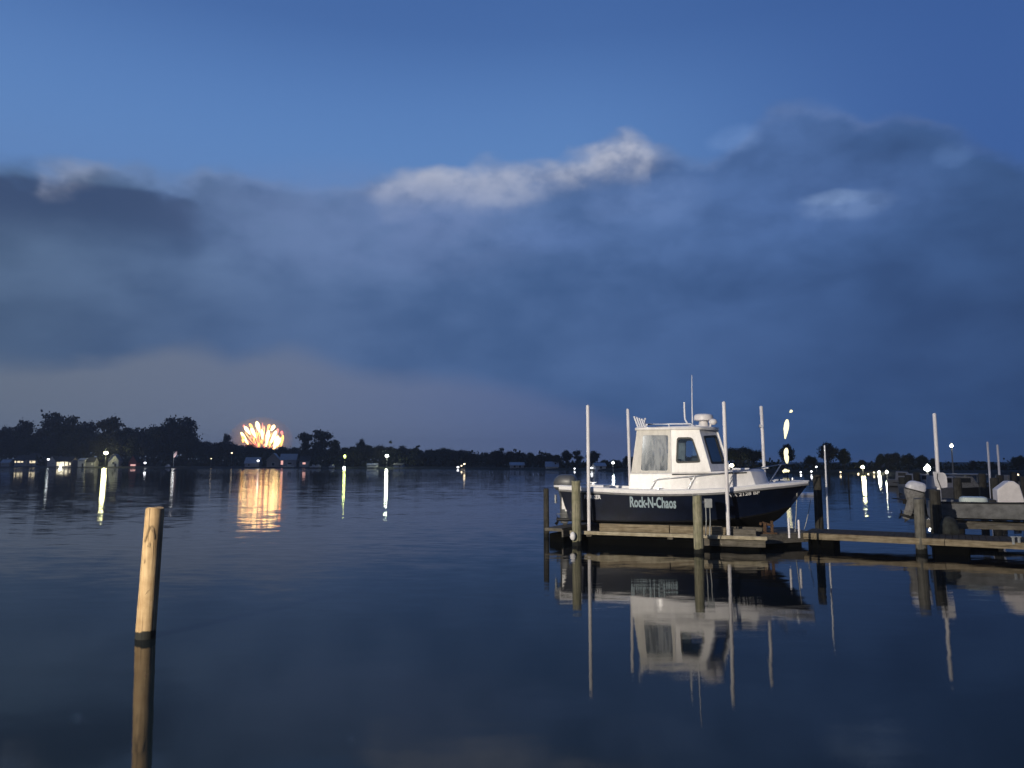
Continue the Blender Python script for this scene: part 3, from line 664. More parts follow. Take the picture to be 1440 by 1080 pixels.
lamp(644, 657, sy(644, 1), .55, 'bulbsmall', 'low white light, leftmost of three on the distant shore', None)
lamp(653, 652.5, sy(653, 5), .5, 'bulbwarm', 'warm light, highest of three on the distant shore', None)
lamp(649, 655, sy(649, 5), .4, 'bulbwarm', 'faint warm light in the middle of three on the distant shore', None)
lamp(808, 659, sy(808, 2), .3, 'bulbsmall', 'faint light just left of the first guide pole')
lamp(832, 658, sy(832, 2), .4, 'bulbsmall', 'small white light just right of the first guide pole')
lamp(862, 651, 200, .38, 'bulbsmall', 'white lamp seen over the stern between the two left guide poles', None, 300, (.8, .95, 1))
lamp(1029, 654.5, sy(1029, 3), .55, 'bulbyel', 'yellow white lamp under the trees just beyond the bow rail', None, 350, (1, .95, .5))
lamp(1126, 664, sy(1126, 2), .22, 'bulbsmall', 'small white light just above the bow tip, lowest of the row')
lamp(1141, 663, sy(1141, 2), .24, 'bulbsmall', 'small white light in the middle of the row right of the bow')
lamp(1148, 656.5, sy(1148, 8), .24, 'bulbsmall', 'small white light highest of the row right of the bow')
lamp(1182, 664, sy(1182, 2), .2, 'bulbwarm', 'warm orange light at the foot of the round trees')
lamp(1213, 657, sy(1213, 1), .40, 'bulbyel', 'brightest yellow white lamp of the marina, with a long reflection', None, 420, (1, .95, .5))
for px, py, r, lb in ((1207, 666, .17, 'low yellow light left of the brightest marina lamp'), (1221, 666.5, .17, 'low yellow light right of the brightest marina lamp'), (1229, 664.5, .2, 'low warm light, second right of the brightest marina lamp')):
    lamp(px, py, sy(px, .6), r, 'bulbwarm', lb, pole=False, name='dock_light', cat='light')
lamp(1236, 664, sy(1236, 2), .28, 'bulbwhite', 'oval white lamp, left of two beside the marina trees', None, 300)
lamp(1247, 664, 120, .22, 'bulbwhite', 'oval white lamp, right of two, with its own reflection', None, 300)
lamp(1304, 659, 62, .25, 'bulbwhite', 'bright white dock lamp beside the white board', None, 260, (1, 1, .85))
lamp(1338, 627, 92, .2, 'bulbwhite', 'lamp on a tall thin pole at the marina', None, 100)
lamp(1430, 668, 120, .3, 'bulbwarm', 'small yellow lamp at the right above the white console')
# lit banner on a pole
t = empty('flagpole', (at(244, 650, sy(244, 2)).x, sy(244, 2), .5), 'thin flagpole with a small pinkish white flag on the left shore', 'flagpole')
MB().tube([(0, 0, -.3), (0, 0, 9)], .08, 8).build('pole', M['alu'], t)
b = MB(); b.rings([[Vector((.1 + .35 * i, .1 * math.sin(i * 1.3) + dy, z + .35 * i)) for z, dy in ((5.4, 0), (7.9, 0), (7.9, .04), (5.4, .04))] for i in range(6)]); b.build('flag', M['winpink'] if False else mat('pink_flag', (.8, .55, .55), .8), t)
ld = bpy.data.lights.new('flag_light', 'POINT'); ld.energy = 260; ld.shadow_soft_size = .9; lo = bpy.data.objects.new('flag_light', ld); COL.objects.link(lo); lo.parent = t; lo.location = (.8, -2.2, 6)

# ------------------------------------------------------------------ fireworks beyond the trees
FY = 620.0
def streak(b, px0, py0, px1, py1, wpx, Y, n=7):
    p0, p1 = at(px0, py0, Y), at(px1, py1, Y); k = Y / FPX; rr = []; path = []
    for i in range(n):
        t = i / (n - 1); path.append(p0 + (p1 - p0) * t); rr.append(max(.05, wpx * k * .5 * (math.sin(math.pi * min(1, .08 + t * .88)) ** .6) * (.35 + .65 * t)))
    b.tube(path, rr, 8)
fc = at(368, 640, FY)
fw = empty('firework', fc, 'fan of white gold and orange firework streaks bursting behind the left shore trees', 'firework')
def spark(m, segs, parent, Y):
    for (x0, y0, x1, y1, w_) in segs:
        b = MB(); streak(b, x0, y0, x1, y1, w_, Y)
        b.v = [tuple(Vector(v) - parent.location) for v in b.v]
        b.build('spark', M[m], parent, 60)
spark('sparkw', [(349, 625, 339, 608, 6), (352, 611, 344, 600, 7), (360, 616, 353, 602, 7), (365, 608, 361, 593, 8), (369, 618, 368, 604, 6), (374, 628, 378, 605, 7), (381, 606, 386, 598, 7), (380, 625, 388, 606, 6.5), (385, 632, 391, 613, 9), (390, 627, 394, 616, 7)], fw, FY)
spark('sparky', [(355, 602, 351, 596, 5), (376, 605, 379, 597, 5), (345, 618, 340, 613, 5), (395, 628, 398, 612, 5), (379, 629, 380, 622, 4), (368, 624, 367, 619, 4), (342, 623, 341, 617, 4), (362, 614, 361, 608, 3), (357, 622, 357, 615, 3), (364, 634, 364, 622, 3)], fw, FY - 1)
spark('sparkr', [(351, 618, 353, 614, 4), (371, 604, 371, 599, 4.5), (358, 626, 359, 620, 4), (362, 629, 362, 624, 4), (349, 625, 349, 622, 3), (388, 612, 391, 603, 5), (397, 612, 396, 606, 5), (345, 601, 342, 598, 4), (371, 632, 372, 624, 4), (353, 632, 353, 625, 4)], fw, FY + 1)
tr_ = random.Random(4); thin = []
for i in range(16):
    a = R(18 + 144 * i / 15 + tr_.uniform(-4, 4)); r0, r1 = tr_.uniform(9, 18), tr_.uniform(33, 44)
    thin.append((367 + .72 * r0 * math.cos(a), 637 - r0 * math.sin(a), 367 + .74 * r1 * math.cos(a), 637 - r1 * math.sin(a), 1.3))
spark('sparky', thin[::2], fw, FY + 2); spark('sparkr', thin[1::2], fw, FY + 2)
ld = bpy.data.lights.new('firework_light', 'POINT'); ld.energy = 6500; ld.color = (1, .45, .2); ld.shadow_soft_size = 11
lo = bpy.data.objects.new('firework_light', ld); COL.objects.link(lo); lo.parent = fw; lo.location = (0, 0, 16)
sm, N_, L_, b_ = new_mat('firework_smoke'); N_.remove(b_)
pv = N_.new('ShaderNodeVolumePrincipled'); pv.inputs['Color'].default_value = (.9, .85, .85, 1); pv.inputs['Anisotropy'].default_value = 0
tcs = N_.new('ShaderNodeTexCoord'); ns = N_.new('ShaderNodeTexNoise'); ns.inputs['Scale'].default_value = .07; ns.inputs['Detail'].default_value = 3; L_.new(tcs.outputs['Object'], ns.inputs['Vector'])
mrs = N_.new('ShaderNodeMapRange'); mrs.inputs['From Min'].default_value = .38; mrs.inputs['From Max'].default_value = .7; mrs.inputs['To Min'].default_value = .0; mrs.inputs['To Max'].default_value = .055
L_.new(ns.outputs['Fac'], mrs.inputs['Value']); L_.new(mrs.outputs['Result'], pv.inputs['Density']); L_.new(pv.outputs[0], N_['Material Output'].inputs['Volume'])
o = MB().ball((0, 0, 0), 1, 10).build('smoke', sm, None, 60); o.scale = (27, 20, 19); o.location = fc + Vector((-1, 0, 13)); kind(o, 'stuff')
SY = 140.0
fc2 = at(1105, 655, SY)
fw2 = empty('firework', fc2, 'vertical string of pale yellow firework bursts above the right shore by the bow', 'firework')
spark('sparkp', [(1110.5, 580, 1114, 577, 5.5), (1104, 617, 1107, 590, 10), (1105, 611, 1104.5, 599, 8), (1104.5, 646, 1106, 630, 9), (1107, 653, 1105.5, 638, 9), (1104, 664, 1106, 660, 9), (1109, 664, 1108, 661, 6), (1102, 665, 1102, 661, 5)], fw2, SY)

# ------------------------------------------------------------------ the fishing boat
BO = Vector((1.87, 24.26, 0)); BR = R(-20)
boat = empty('fishing_boat', BO, 'navy hulled sport fishing boat with white pilothouse resting on a lift', 'boat', rz=BR)
KEEL = [(0, .34, .52), (.3, 2.1, .5), (.5, 3.5, .49), (.75, 5.15, .5), (.88, 5.95, .58), (.95, 6.36, .78), (1, 6.72, 1.14)]
CHI = [(0, .28, 1.06, .66), (.3, 2.1, 1.1, .68), (.5, 3.5, 1.07, .71), (.75, 5.15, .84, .82), (.88, 5.98, .5, .95), (.95, 6.42, .23, 1.06), (1, 6.73, .0, 1.15)]
SHR = [(0, 0, 1.19, 1.62), (.3, 2.2, 1.25, 1.53), (.5, 3.6, 1.25, 1.53), (.68, 4.95, 1.16, 1.60), (.82, 6.0, .86, 1.72), (.92, 6.72, .46, 1.79), (1, 7.25, .03, 1.85)]
def sheer(s): return curve_at(SHR, s)
def section(s):
    kx, kz = curve_at(KEEL, s); cx, cy, cz = curve_at(CHI, s); hx, hy, hz = sheer(s); cy = max(cy, 0)
    pts = [(kx, 0, kz), ((kx + cx) / 2, cy * .5, (kz * .55 + cz * .45)), (cx, cy, cz - .02), (cx + .005, cy + .02 * (1 - s), cz + .02)]
    for t in (.2, .4, .6, .8, 1):
        fl = -.16 * max(0, s - .55) / .45 * math.sin(math.pi * t)      # hollow flare at the bow
        pts.append((cx + (hx - cx) * t, max(.012, cy + (hy - cy) * t + fl * (1 if s < .98 else .2)), cz + (hz - cz) * t))
    return pts
SS = [i / 44 for i in range(45)]
b = MB()
for sgn in (-1, 1):
    secs = [[Vector((x, sgn * y, z)) for x, y, z in section(s)] for s in SS]
    b.cur = 1; b.rings([r[:4] for r in secs], cap=False, closed=False)
    b.cur = 0; b.rings([r[3:] for r in secs], cap=False, closed=False)
s0 = section(0); b.cur = 0
loop = [Vector((x, -y, z)) for x, y, z in s0] + [Vector((x, y, z)) for x, y, z in reversed(s0[1:])]
b.add(loop, [tuple(range(len(loop)))])
b.rings([[Vector(p) for p in ((x + .002, -y, z), (x + .002, y, z))] for x, y, z in section(1)[3:]], cap=False, closed=False)
hull = b.build('hull', [M['navy'], M['bottom']], boat, 32)
hbvh = BVHTree.FromPolygons([v for v in b.v], b.f)
def on_hull(x, z, off=.006):
    loc, nr, i, d = hbvh.ray_cast(Vector((x, -3, z)), Vector((0, 1, 0)))
    if loc is None: return Vector((x, -1.2, z))
    if nr.y > 0: nr = -nr
    return loc + nr * off
# gunwale cap, rub rail, foredeck, cockpit
g = MB(); rr = MB(); SG = [i / 40 * .995 for i in range(41)]
for sgn in (-1, 1):
    ring = []
    for s in SG:
        x, y, z = sheer(s); k = max(0, 1 - s ** 6); w_ = min(.2, y * .8)
        ring.append([Vector((x, sgn * (y + o), z + dz)) for o, dz in ((0, -.01), (.035, -.01), (.04, .03 + .06 * k), (.015, .05 + .07 * k), (-w_, .05 + .07 * k), (-w_, -.05))])
    g.rings(ring)
    rr.tube([Vector((sheer(s)[0], sgn * (sheer(s)[1] + .018), sheer(s)[2] - .045)) for s in SG], .032, 8)
g.build('gunwale', M['cap'], boat, 40); rr.build('rub_rail', M['greyrub'], boat, 60)
d = MB(); ring = []
for s in [.3 + .69 * i / 24 for i in range(25)]:
    x, y, z = sheer(s); k = max(0, 1 - s ** 6); yy = max(.01, y - .1)
    ring.append([Vector((x, -yy, z + .045 + .07 * k)), Vector((x, -yy * .4, z + .075 + .07 * k)), Vector((x, yy * .4, z + .075 + .07 * k)), Vector((x, yy, z + .045 + .07 * k))])
d.rings(ring, cap=False, closed=False); d.build('foredeck', M['gel'], boat, 60)
d = MB()
d.box((1.2, 0, 1.0), (2.1, 2.0, .06)); d.box((1.2, -1.0, 1.3), (2.1, .05, .62)); d.box((1.2, 1.0, 1.3), (2.1, .05, .62)); d.box((.14, -.75, 1.32), (.2, .6, .66)); d.box((.14, .75, 1.32), (.2, .6, .66)); d.box((.16, 0, 1.2), (.2, .9, .4))
d.build('cockpit_liner', M['gel'], boat)
# trunk cabin
tr = [(2.18, -1.0, 2.13), (3.4, -1.02, 2.14), (4.6, -.98, 2.17), (5.2, -.90, 2.20), (5.66, -.76, 2.22), (5.9, -.4, 2.235), (6.02, 0, 2.24)]
full = tr + [(x, -y, z) for x, y, z in reversed(tr[:-1])]
t0 = [Vector((x + (.20 if x > 5.5 else -.05 if x < 2.3 else .02), y * 1.03, 1.55)) for x, y, z in full]
t1 = [Vector((x, y, z - .05)) for x, y, z in full]; t2 = [Vector((x - (.05 if x > 5.5 else 0), y * .965, z)) for x, y, z in full]
b = MB(); b.rings([t0, t1, t2]); b.build('trunk_cabin', M['gel'], boat, 28)
st = MB()
for sgn in (-1, 1):
    pth = [(3.44, 1.045), (4.6, 1.005), (5.2, .93), (5.55, .825)]
    st.rings([[Vector((x, sgn * (y - .03), zc - .022)), Vector((x, sgn * y, zc - .022)), Vector((x, sgn * y, zc + .014)), Vector((x, sgn * (y - .03), zc + .014))] for (x, y), zc in zip(pth, (2.085, 2.105, 2.13, 2.145))])
st.build('trim_strip', M['rubber'], boat)
# pilothouse walls
def side(sgn):
    def f(a, bb, t): return Vector((a, sgn * (1.0 - .035 * (bb - 2.13) - t), bb))
    return f
ENC = [(2.51, 2.19), (3.31, 2.19), (3.345, 3.25), (2.58, 3.26)]; WIN = [(3.58, 2.44), (4.25, 2.46), (4.035, 3.15), (3.62, 3.155)]
cabin = []
for sgn in (-1, 1):
    f = side(sgn); b = MB()
    b.plate([(3.42, 2.135), (4.565, 2.165), (4.25, 3.41), (3.42, 3.41)], [roundpoly(WIN, .09)], f, 0, .05)
    b.build('pilothouse_side', M['gel'], boat, 30)
    b = MB(); b.plate([(2.215, 2.125), (3.405, 2.135), (3.405, 3.41), (2.40, 3.41)], [roundpoly(ENC, .07)], f, .004, .03)
    sc_ = b.build('side_curtain', M['canvas'], boat, 30)
    b = MB(); b.plate(roundpoly(inset(ENC, -.015), .07), [], f, .014, .02); b.build('clear_panel', M['vinyl'], sc_)
    b = MB(); b.plate(roundpoly(inset(WIN, -.03), .09), [roundpoly(inset(WIN, .022), .08)], f, -.012, .02)
    wf = b.build('side_window', M['rubber'], boat, 30)
    b = MB(); b.plate(roundpoly(WIN, .09), [], f, .012, .018); b.build('pane', M['tint'], wf)
    b = MB(); b.tube([f(3.413, 2.14, -.006), f(3.413, 3.40, -.006)], .012, 6); b.build('seam_trim', M['cap'], boat)
# windshield
for sgn in (-1, 1):
    T0, T1, B0, B1 = Vector((4.25, sgn * .955, 3.41)), Vector((4.66, sgn * .03, 3.43)), Vector((4.565, sgn * 1.0, 2.165)), Vector((5.0, sgn * .03, 2.23))
    nrm = (T1 - T0).cross(B0 - T0).normalized(); nrm = nrm if nrm.x > 0 else -nrm
    def f(a, bb, t): return (B0 * (1 - a) + B1 * a) * (1 - bb) + (T0 * (1 - a) + T1 * a) * bb - nrm * t
    hole = roundpoly([(.16, .2), (.86, .17), (.86, .84), (.16, .82)], .06)
    b = MB(); b.plate([(0, 0), (1, 0), (1, 1), (0, 1)], [hole], f, 0, .045); b.build('windshield_frame', M['gel'], boat, 30)
    b = MB(); b.plate(roundpoly([(.13, .175), (.89, .145), (.89, .865), (.13, .845)], .06), [roundpoly([(.2, .225), (.82, .2), (.82, .815), (.2, .795)], .06)], f, -.012, .02)
    wf = b.build('windshield', M['rubber'], boat, 30)
    b = MB(); b.plate(hole, [], f, .012, .018); b.build('pane', M['dark'], wf)
MB().beam((5.02, 0, 2.22), (4.68, 0, 3.43), .09, .06).build('centre_pillar', M['gel'], boat, bevel=.01)
# aft bulkhead curtain
b = MB(); fa = lambda a, bb, t: Vector((2.215 + (bb - 2.13) * .145 + t, a, bb))
b.plate([(-.97, 2.12), (.97, 2.12), (.94, 3.41), (-.94, 3.41)], [roundpoly([(-.7, 2.3), (.7, 2.3), (.7, 3.2), (-.7, 3.2)], .08)], fa, .0, .02); ac = b.build('aft_curtain', M['canvas'], boat)
b = MB(); b.plate(roundpoly([(-.71, 2.29), (.71, 2.29), (.71, 3.21), (-.71, 3.21)], .08), [], fa, .006, .012); b.build('clear_panel', M['vinyl'], ac)
b = MB(); b.box((4.0, .45, 2.35), (.5, .7, .5)); b.box((3.3, .5, 2.3), (.4, .5, .5)); b.build('helm_console', M['black'], boat, bevel=.03)
# roof
rp = [(2.33, -1.02), (4.30, -1.02), (4.66, -.45), (4.76, 0), (4.66, .45), (4.30, 1.02), (2.33, 1.02)]
rp = roundpoly(rp, .12, 3)
b = MB(); b.rings([[Vector((x, y, z + .03 * (1 - abs(y)))) if k == 2 else Vector((3.5 + (x - 3.5) * sc, y * sc, z)) for x, y in rp] for k, (z, sc) in enumerate(((3.405, .99), (3.43, 1.0), (3.47, 1.0), (3.50, .97)))])
b.build('roof', M['gel'], boat, 40)
# rod holders along the aft edge of the roof
for k in range(5):
    y = -.86 + k * .43; x = 2.44
    MB().tube([(x, y, 3.46), (x - .13, y, 3.84)], .03, 10).build('rod_holder', M['alu'], boat, 40)
for sgn in (-1, 1):
    b = MB(); b.tube([(2.6, sgn * .86, 3.49), (2.72, sgn * .86, 3.59), (3.36, sgn * .86, 3.59), (4.0, sgn * .86, 3.585), (4.12, sgn * .84, 3.49)], .024, 8)
    b.tube([(3.36, sgn * .86, 3.48), (3.36, sgn * .86, 3.59)], .02, 8); b.build('roof_rail', M['alu'], boat, 60)
# radar, spotlight, aerials
rd = MB(); rd.lathe((4.3, -.05, 3.49), [(.17, 0), (.15, .12), (.13, .2)], 18); rd = rd.build('radar_mount', M['dome'], boat, 40)
b = MB(); b.lathe((4.3, -.05, 3.70), [(.22, 0), (.285, .025), (.295, .1), (.28, .17), (.235, .21), (.1, .225)], 28); b.build('radome', M['dome'], rd, 35)
b = MB(); b.tube([(4.52, -.3, 3.47), (4.52, -.3, 3.6)], .03, 8); b.ball((4.6, -.3, 3.66), .11, 8, (1.15, 1, .9)); b.build('spotlight', M['dome'], boat, 60)
MB().tube([(3.98, -.2, 3.48), (3.985, -.2, 4.3), (4.0, -.2, 5.12)], [.022, .017, .010], 8).build('aerial', M['alu'], boat, 60)
b = MB(); b.tube([(4.25, -.62, 3.53), (4.0, -.62, 3.535), (3.88, -.62, 3.60), (3.81, -.62, 3.74), (3.80, -.62, 3.95), (3.80, -.62, 4.26)], .028, 10); b.build('outrigger_tube', M['alu'], boat, 60)
# grab rails and bow rail
b = MB()
for sgn in (-1, 1):
    b.tube([(2.80, sgn * 1.14, 1.64), (2.95, sgn * 1.14, 1.92), (3.10, sgn * 1.14, 1.955), (4.1, sgn * 1.13, 2.04), (5.0, sgn * 1.05, 2.14), (5.9, sgn * .82, 2.27), (6.5, sgn * .52, 2.38), (6.95, sgn * .2, 2.42), (7.02, 0, 2.42)], .015, 8)
    for x0, y0, z0, x1, y1, z1 in ((3.9, 1.14, 1.66, 4.1, 1.13, 2.04), (5.0, 1.06, 1.74, 5.22, 1.02, 2.16), (6.16, .68, 1.85, 6.5, .52, 2.38)):
        b.tube([(x0, sgn * y0, z0), (x1, sgn * y1, z1)], .014 if x0 < 6 else .02, 8)
b.build('bow_rail', M['steel'], boat, 60)
b = MB(); b.box((7.0, 0, 1.9), (.5, .16, .05)); b.tube([(6.8, 0, 1.9), (6.8, 0, 2.0)], .05, 10); b.box((6.55, -.3, 1.93), (.2, .05, .05)); b.build('anchor_roller', M['steel'], boat, 40, bevel=.01)
# fittings
for sgn in (-1, 1):
    for x0, s_ in ((.5, .07), (3.0, .42), (6.3, .86)):
        hx, hy, hz = sheer(s_); b = MB(); b.box((hx, sgn * (hy - .07), hz + .145), (.05, .03, .05)); b.tube([(hx - .11, sgn * (hy - .07), hz + .175), (hx, sgn * (hy - .07), hz + .165), (hx + .11, sgn * (hy - .07), hz + .175)], .014, 6); b.build('cleat', M['steel'], boat)
    b = MB(); b.tube([(4.30, sgn * .80, 3.40), (4.40, sgn * .70, 3.16), (4.52, sgn * .62, 2.8)], .009, 6); b.build('wiper', M['rubber'], boat)
    for x0 in (2.5, 2.75, 3.0, 3.25): MB().ball((x0, sgn * 1.0, 2.155), .012, 4).build('canvas_snap', M['steel'], boat)
b = MB(); b.box((5.35, 0, 2.245), (.5, .5, .05)); b.build('deck_hatch', M['cap'], boat, bevel=.02)
b = MB(); b.tube([(2.5, 0, 3.5), (2.5, 0, 3.78)], .014, 8); b.ball((2.5, 0, 3.81), .035, 6); b.build('anchor_light', M['dome'], boat)
b = MB(); b.box((.95, .2, 1.42), (.5, .9, .62)); b.build('fish_box', M['gel'], boat, bevel=.03)
# lettering on the hull
def decal(body, x, z, size, width, off, m, name, shear=0.0, slope=0.0):
    me = text_mesh(body, size, width, off, shear)
    for vtx in me.vertices: vtx.co = on_hull(x + vtx.co.x, z + vtx.co.y + slope * vtx.co.x)
    me.materials.append(M[m]); o = bpy.data.objects.new(name, me); COL.objects.link(o); o.parent = boat; return o
decal('Rock-N-Chaos', 2.2, 1.12, .43, 1.36, .014, 'letter', 'boat_name', slope=-.01)
decal('VA 2128 BP', 5.05, 1.44, .13, .84, .004, 'cap', 'registration_number', slope=.115)
decal('PARKER', .80, 1.335, .17, .52, .004, 'cap', 'maker_lettering')
b = MB(); b.add([(3.92, -1.052, 1.98), (4.06, -1.052, 1.98), (4.0, -1.052, 1.92), (4.0, -1.052, 1.82), (3.98, -1.052, 1.82), (3.98, -1.052, 1.92)], [(0, 1, 2, 5), (5, 2, 3, 4)]); b.build('side_emblem', M['greyrub'], boat)
# outboard engine
def superbox(b, c, rows, n=20, p=3.2):
    """rows: (z, half length, half width, x shift)"""
    rs = []
    for z, a, w_, xs_ in rows:
        r = []
        for j in range(n):
            t = 2 * math.pi * j / n; ct, st_ = math.cos(t), math.sin(t)
            r.append(Vector((c[0] + xs_ + a * math.copysign(abs(ct) ** (2 / p), ct), c[1] + w_ * math.copysign(abs(st_) ** (2 / p), st_), c[2] + z)))
        rs.append(r)
    return b.rings(rs)
def outboard(parent, x, y, z, cowl, stripe, leg, k=1.0, tilt=0.0):
    e = bpy.data.objects.new('outboard_engine', None); COL.objects.link(e); e.parent = parent; e.location = (x, y, z); e.rotation_euler = (0, tilt, 0); e.scale = (k, k, k)
    b = MB(); superbox(b, (0, 0, 0), [(-.05, .30, .18, 0), (.02, .36, .22, 0), (.2, .38, .235, 0), (.34, .34, .22, .02), (.42, .27, .17, .04), (.455, .15, .1, .06)]); b.build('cowl', M[cowl], e, 40)
    b = MB(); superbox(b, (0, 0, 0), [(.045, .372, .229, 0), (.105, .382, .235, 0)]); b.build('cowl_stripe', M[stripe], e, 40)
    b = MB(); superbox(b, (0, 0, 0), [(-1.12, .12, .035, -.05), (-.85, .15, .05, -.04), (-.6, .15, .07, -.03), (-.3, .17, .1, 0), (-.05, .24, .15, 0)], 14); b.box((-.02, 0, -.82), (.46, .26, .02)); b.build('drive_leg', M[leg], e, 40)
    b = MB(); b.tube([(-.3, 0, -1.0), (0, 0, -1.0), (.22, 0, -1.0)], [.05, .075, .03], 12)
    for q in range(3):
        a = q * 2.094; b.add([Vector((-.27, .05 * math.cos(a), -1.0 + .05 * math.sin(a))), Vector((-.33, .2 * math.cos(a - .4), -1.0 + .2 * math.sin(a - .4))), Vector((-.27, .21 * math.cos(a + .2), -1.0 + .21 * math.sin(a + .2))), Vector((-.22, .07 * math.cos(a + .5), -1.0 + .07 * math.sin(a + .5)))], [(0, 1, 2, 3)])
    b.add([(-.1, 0, -1.1), (.08, 0, -1.1), (-.06, 0, -1.28)], [(0, 1, 2)]); b.build('propeller', M['black'], e, 40)
    b = MB(); b.box((.3, 0, -.25), (.2, .26, .4)); b.build('mount_bracket', M['black'], e)
    return e
outboard(boat, -.14, 0, 1.60, 'engine', 'cap', 'engine', 1.0)
MB().box((-.2, -.9, 1.3), (.05, .1, .26)).build('trim_tab', M['box'], boat)

# ------------------------------------------------------------------ timber and lifts
def pile(px, base_py, top_py, r, m, label, group=None, lean=(0, 0), name='piling', back=None):
    g_ = ground(px, base_py) if back is None else Vector(((px - 720) / FPX * back * 1.0, back, 0))
    h = at(px, top_py, g_.y).z; rnd = random.Random(int(px * 7)); b = MB(); rs = []; n = 20
    for i in range(16):
        t = i / 15; z = -.8 + (h + .8) * t; rr_ = r * (1.06 - .1 * t)
        if i == 15: rr_ *= .9
        if i == 14: z = h - .02
        rs.append([Vector(((rr_ * (1 + .04 * math.sin(3 * a + i * .2 + px) + rnd.uniform(-.02, .02))) * math.cos(a) + lean[0] * z, rr_ * math.sin(a) + lean[1] * z, z + (.012 * math.cos(a * 2 + px) if i >= 14 else 0))) for a in (2 * math.pi * j / n for j in range(n))])
    b.rings(rs); o = b.build(name, M[m], None, 50); o.location = (g_.x, g_.y, 0)
    return tag(o, label, 'piling', group)
p0 = pile(204.5, 897, 714, .128, 'newwood', 'lone yellowish wooden piling standing in open water at the left', lean=(.022, .0))
# torn bark and split on the lone piling
def patch(outline, zc, a0, r, m, name, parent, lean=.022, off=.004):
    c2 = []
    for da, dz in outline: c2.append((a0 + da, zc + dz))
    b = MB(); f = lambda a, z, t: Vector((math.cos(a) * (r + off - t) + lean * z, math.sin(a) * (r + off - t), z))
    tris = []; cx = sum(p[0] for p in c2) / len(c2); cz = sum(p[1] for p in c2) / len(c2); rings = []
    for k in (1, .7, .4, .08): rings.append([f(cx + (a - cx) * k, cz + (z - cz) * k, 0) for a, z in c2])
    b.rings(rings, cap=False); b.add(rings[-1], [tuple(range(len(c2)))]); return b.build(name, M[m], parent, 60)
rnd = random.Random(3)
for oc, zc_, aa in (([(-.5, -.09), (-.3, .0), (-.12, .09), (.02, .13), (.06, .08), (-.08, .02), (-.2, -.05), (-.38, -.12)], 1.42, -1.55), ([(-.1, .06), (.15, .1), (.38, .05), (.5, -.08), (.42, -.1), (.3, -.01), (.1, .03)], 1.45, -1.45), ([(-.15, -.03), (.05, .03), (.2, .0), (.14, -.05)], 1.29, -1.5), ([(-.1, -.02), (.1, .03), (.35, .06), (.36, .045), (.1, .0)], .62, -1.4), ([(-.06, -.03), (.07, -.01), (.05, .04), (-.04, .03)], 1.05, -1.8)):
    patch(oc, zc_, aa, .128, 'scar', 'bark_scar', p0)
patch([(-.05, -.6), (.03, -.3), (.02, .0), (.04, .35), (-.02, .5), (-.07, .2), (-.04, -.2)], .75, -2.25, .131, 'scar', 'split_crack', p0)
A = Vector((2.31, 22.5, 0)); U = Vector((math.cos(BR), math.sin(BR), 0)); NN = Vector((-math.sin(BR), math.cos(BR), 0))
def L3(t, n, z): return A + U * t + NN * n + Vector((0, 0, z))
pile(811, 767, 676, .135, 'pile', 'mossy grey green piling at the stern quarter of the fishing boat', lean=(-.004, 0))
pile(983, 778, 697, .13, 'pile', 'brown grey piling in front of the boat hull with a small box on it', lean=(-.004, 0))
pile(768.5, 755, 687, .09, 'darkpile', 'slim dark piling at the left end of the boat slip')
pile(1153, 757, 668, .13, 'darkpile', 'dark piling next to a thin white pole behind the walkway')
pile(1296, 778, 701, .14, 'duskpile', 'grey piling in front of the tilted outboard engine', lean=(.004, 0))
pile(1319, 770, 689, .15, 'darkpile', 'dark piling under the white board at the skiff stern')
# lift under the fishing boat
lift = empty('boat_lift', L3(0, 0, 0), 'timber boat lift with four tall white guide poles under the navy boat', 'boat lift', rz=BR)
def lp(t, n, z): return (t, n, z)
MB().beam(lp(-.55, -.12, .355), lp(5.05, -.12, .355), .14, .10).build('edge_plank', M['edge'], lift, bevel=.008)
b = MB(); b.beam(lp(.28, .22, .50), lp(2.35, .22, .50), .16, .23); b.build('side_beam', M['plank'], lift, bevel=.012)
b = MB(); b.beam(lp(2.37, .23, .49), lp(4.12, .23, .49), .16, .22); b.build('side_beam', M['plank'], lift, bevel=.012)
b = MB(); b.beam(lp(4.14, .25, .47), lp(4.75, .25, .47), .15, .19); b.build('side_beam', M['greywood'], lift, bevel=.012)
b = MB(); b.beam(lp(-.4, 2.85, .48), lp(4.9, 2.85, .48), .16, .24); b.build('side_beam', M['plank'], lift, bevel=.012)
for n_ in (1.0, 1.95): MB().beam(lp(.1, n_, .47), lp(4.9, n_, .47), .18, .2).build('bunk', M['greywood'], lift, bevel=.02)
for t_ in (.0, 2.4, 4.75): MB().beam(lp(t_, -.05, .30), lp(t_, 2.9, .30), .16, .14).build('cross_beam', M['greywood'], lift, bevel=.01)
MB().beam(lp(3.35, -.02, .19), lp(5.0, -.02, .19), .05, .19).build('lower_board', M['greywood'], lift, bevel=.006)
for n_ in (.42, 2.55): MB().box((2.3, n_, .07), (5.1, .7, .36)).build('float', M['float'], lift, bevel=.05)  # floats run unbroken and near black, putting shade into the gap below
for t_, n_, zt in ((.0, 0, 4.18), (4.02, 0, 4.17), (.72, 2.8, 4.24), (4.98, 2.8, 4.22)):
    ll = .035 * math.sin(t_ * 3 + n_); o = MB().tube([(t_, n_, .36), (t_ + ll * .3, n_, zt * .5), (t_ + ll, n_ + ll, zt - .03), (t_ + ll, n_ + ll, zt)], [.052, .052, .052, .03], 14).build('guide_pole', M['pvc'], lift, 40)
MB().tube([(4.98, 2.74, 3.55), (4.86, 2.7, 3.6)], .05, 8).build('pole_bracket', M['alu'], lift)
MB().box((5.0, 2.7, 2.28), (.2, .1, .06)).build('pole_bracket', M['alu'], lift)
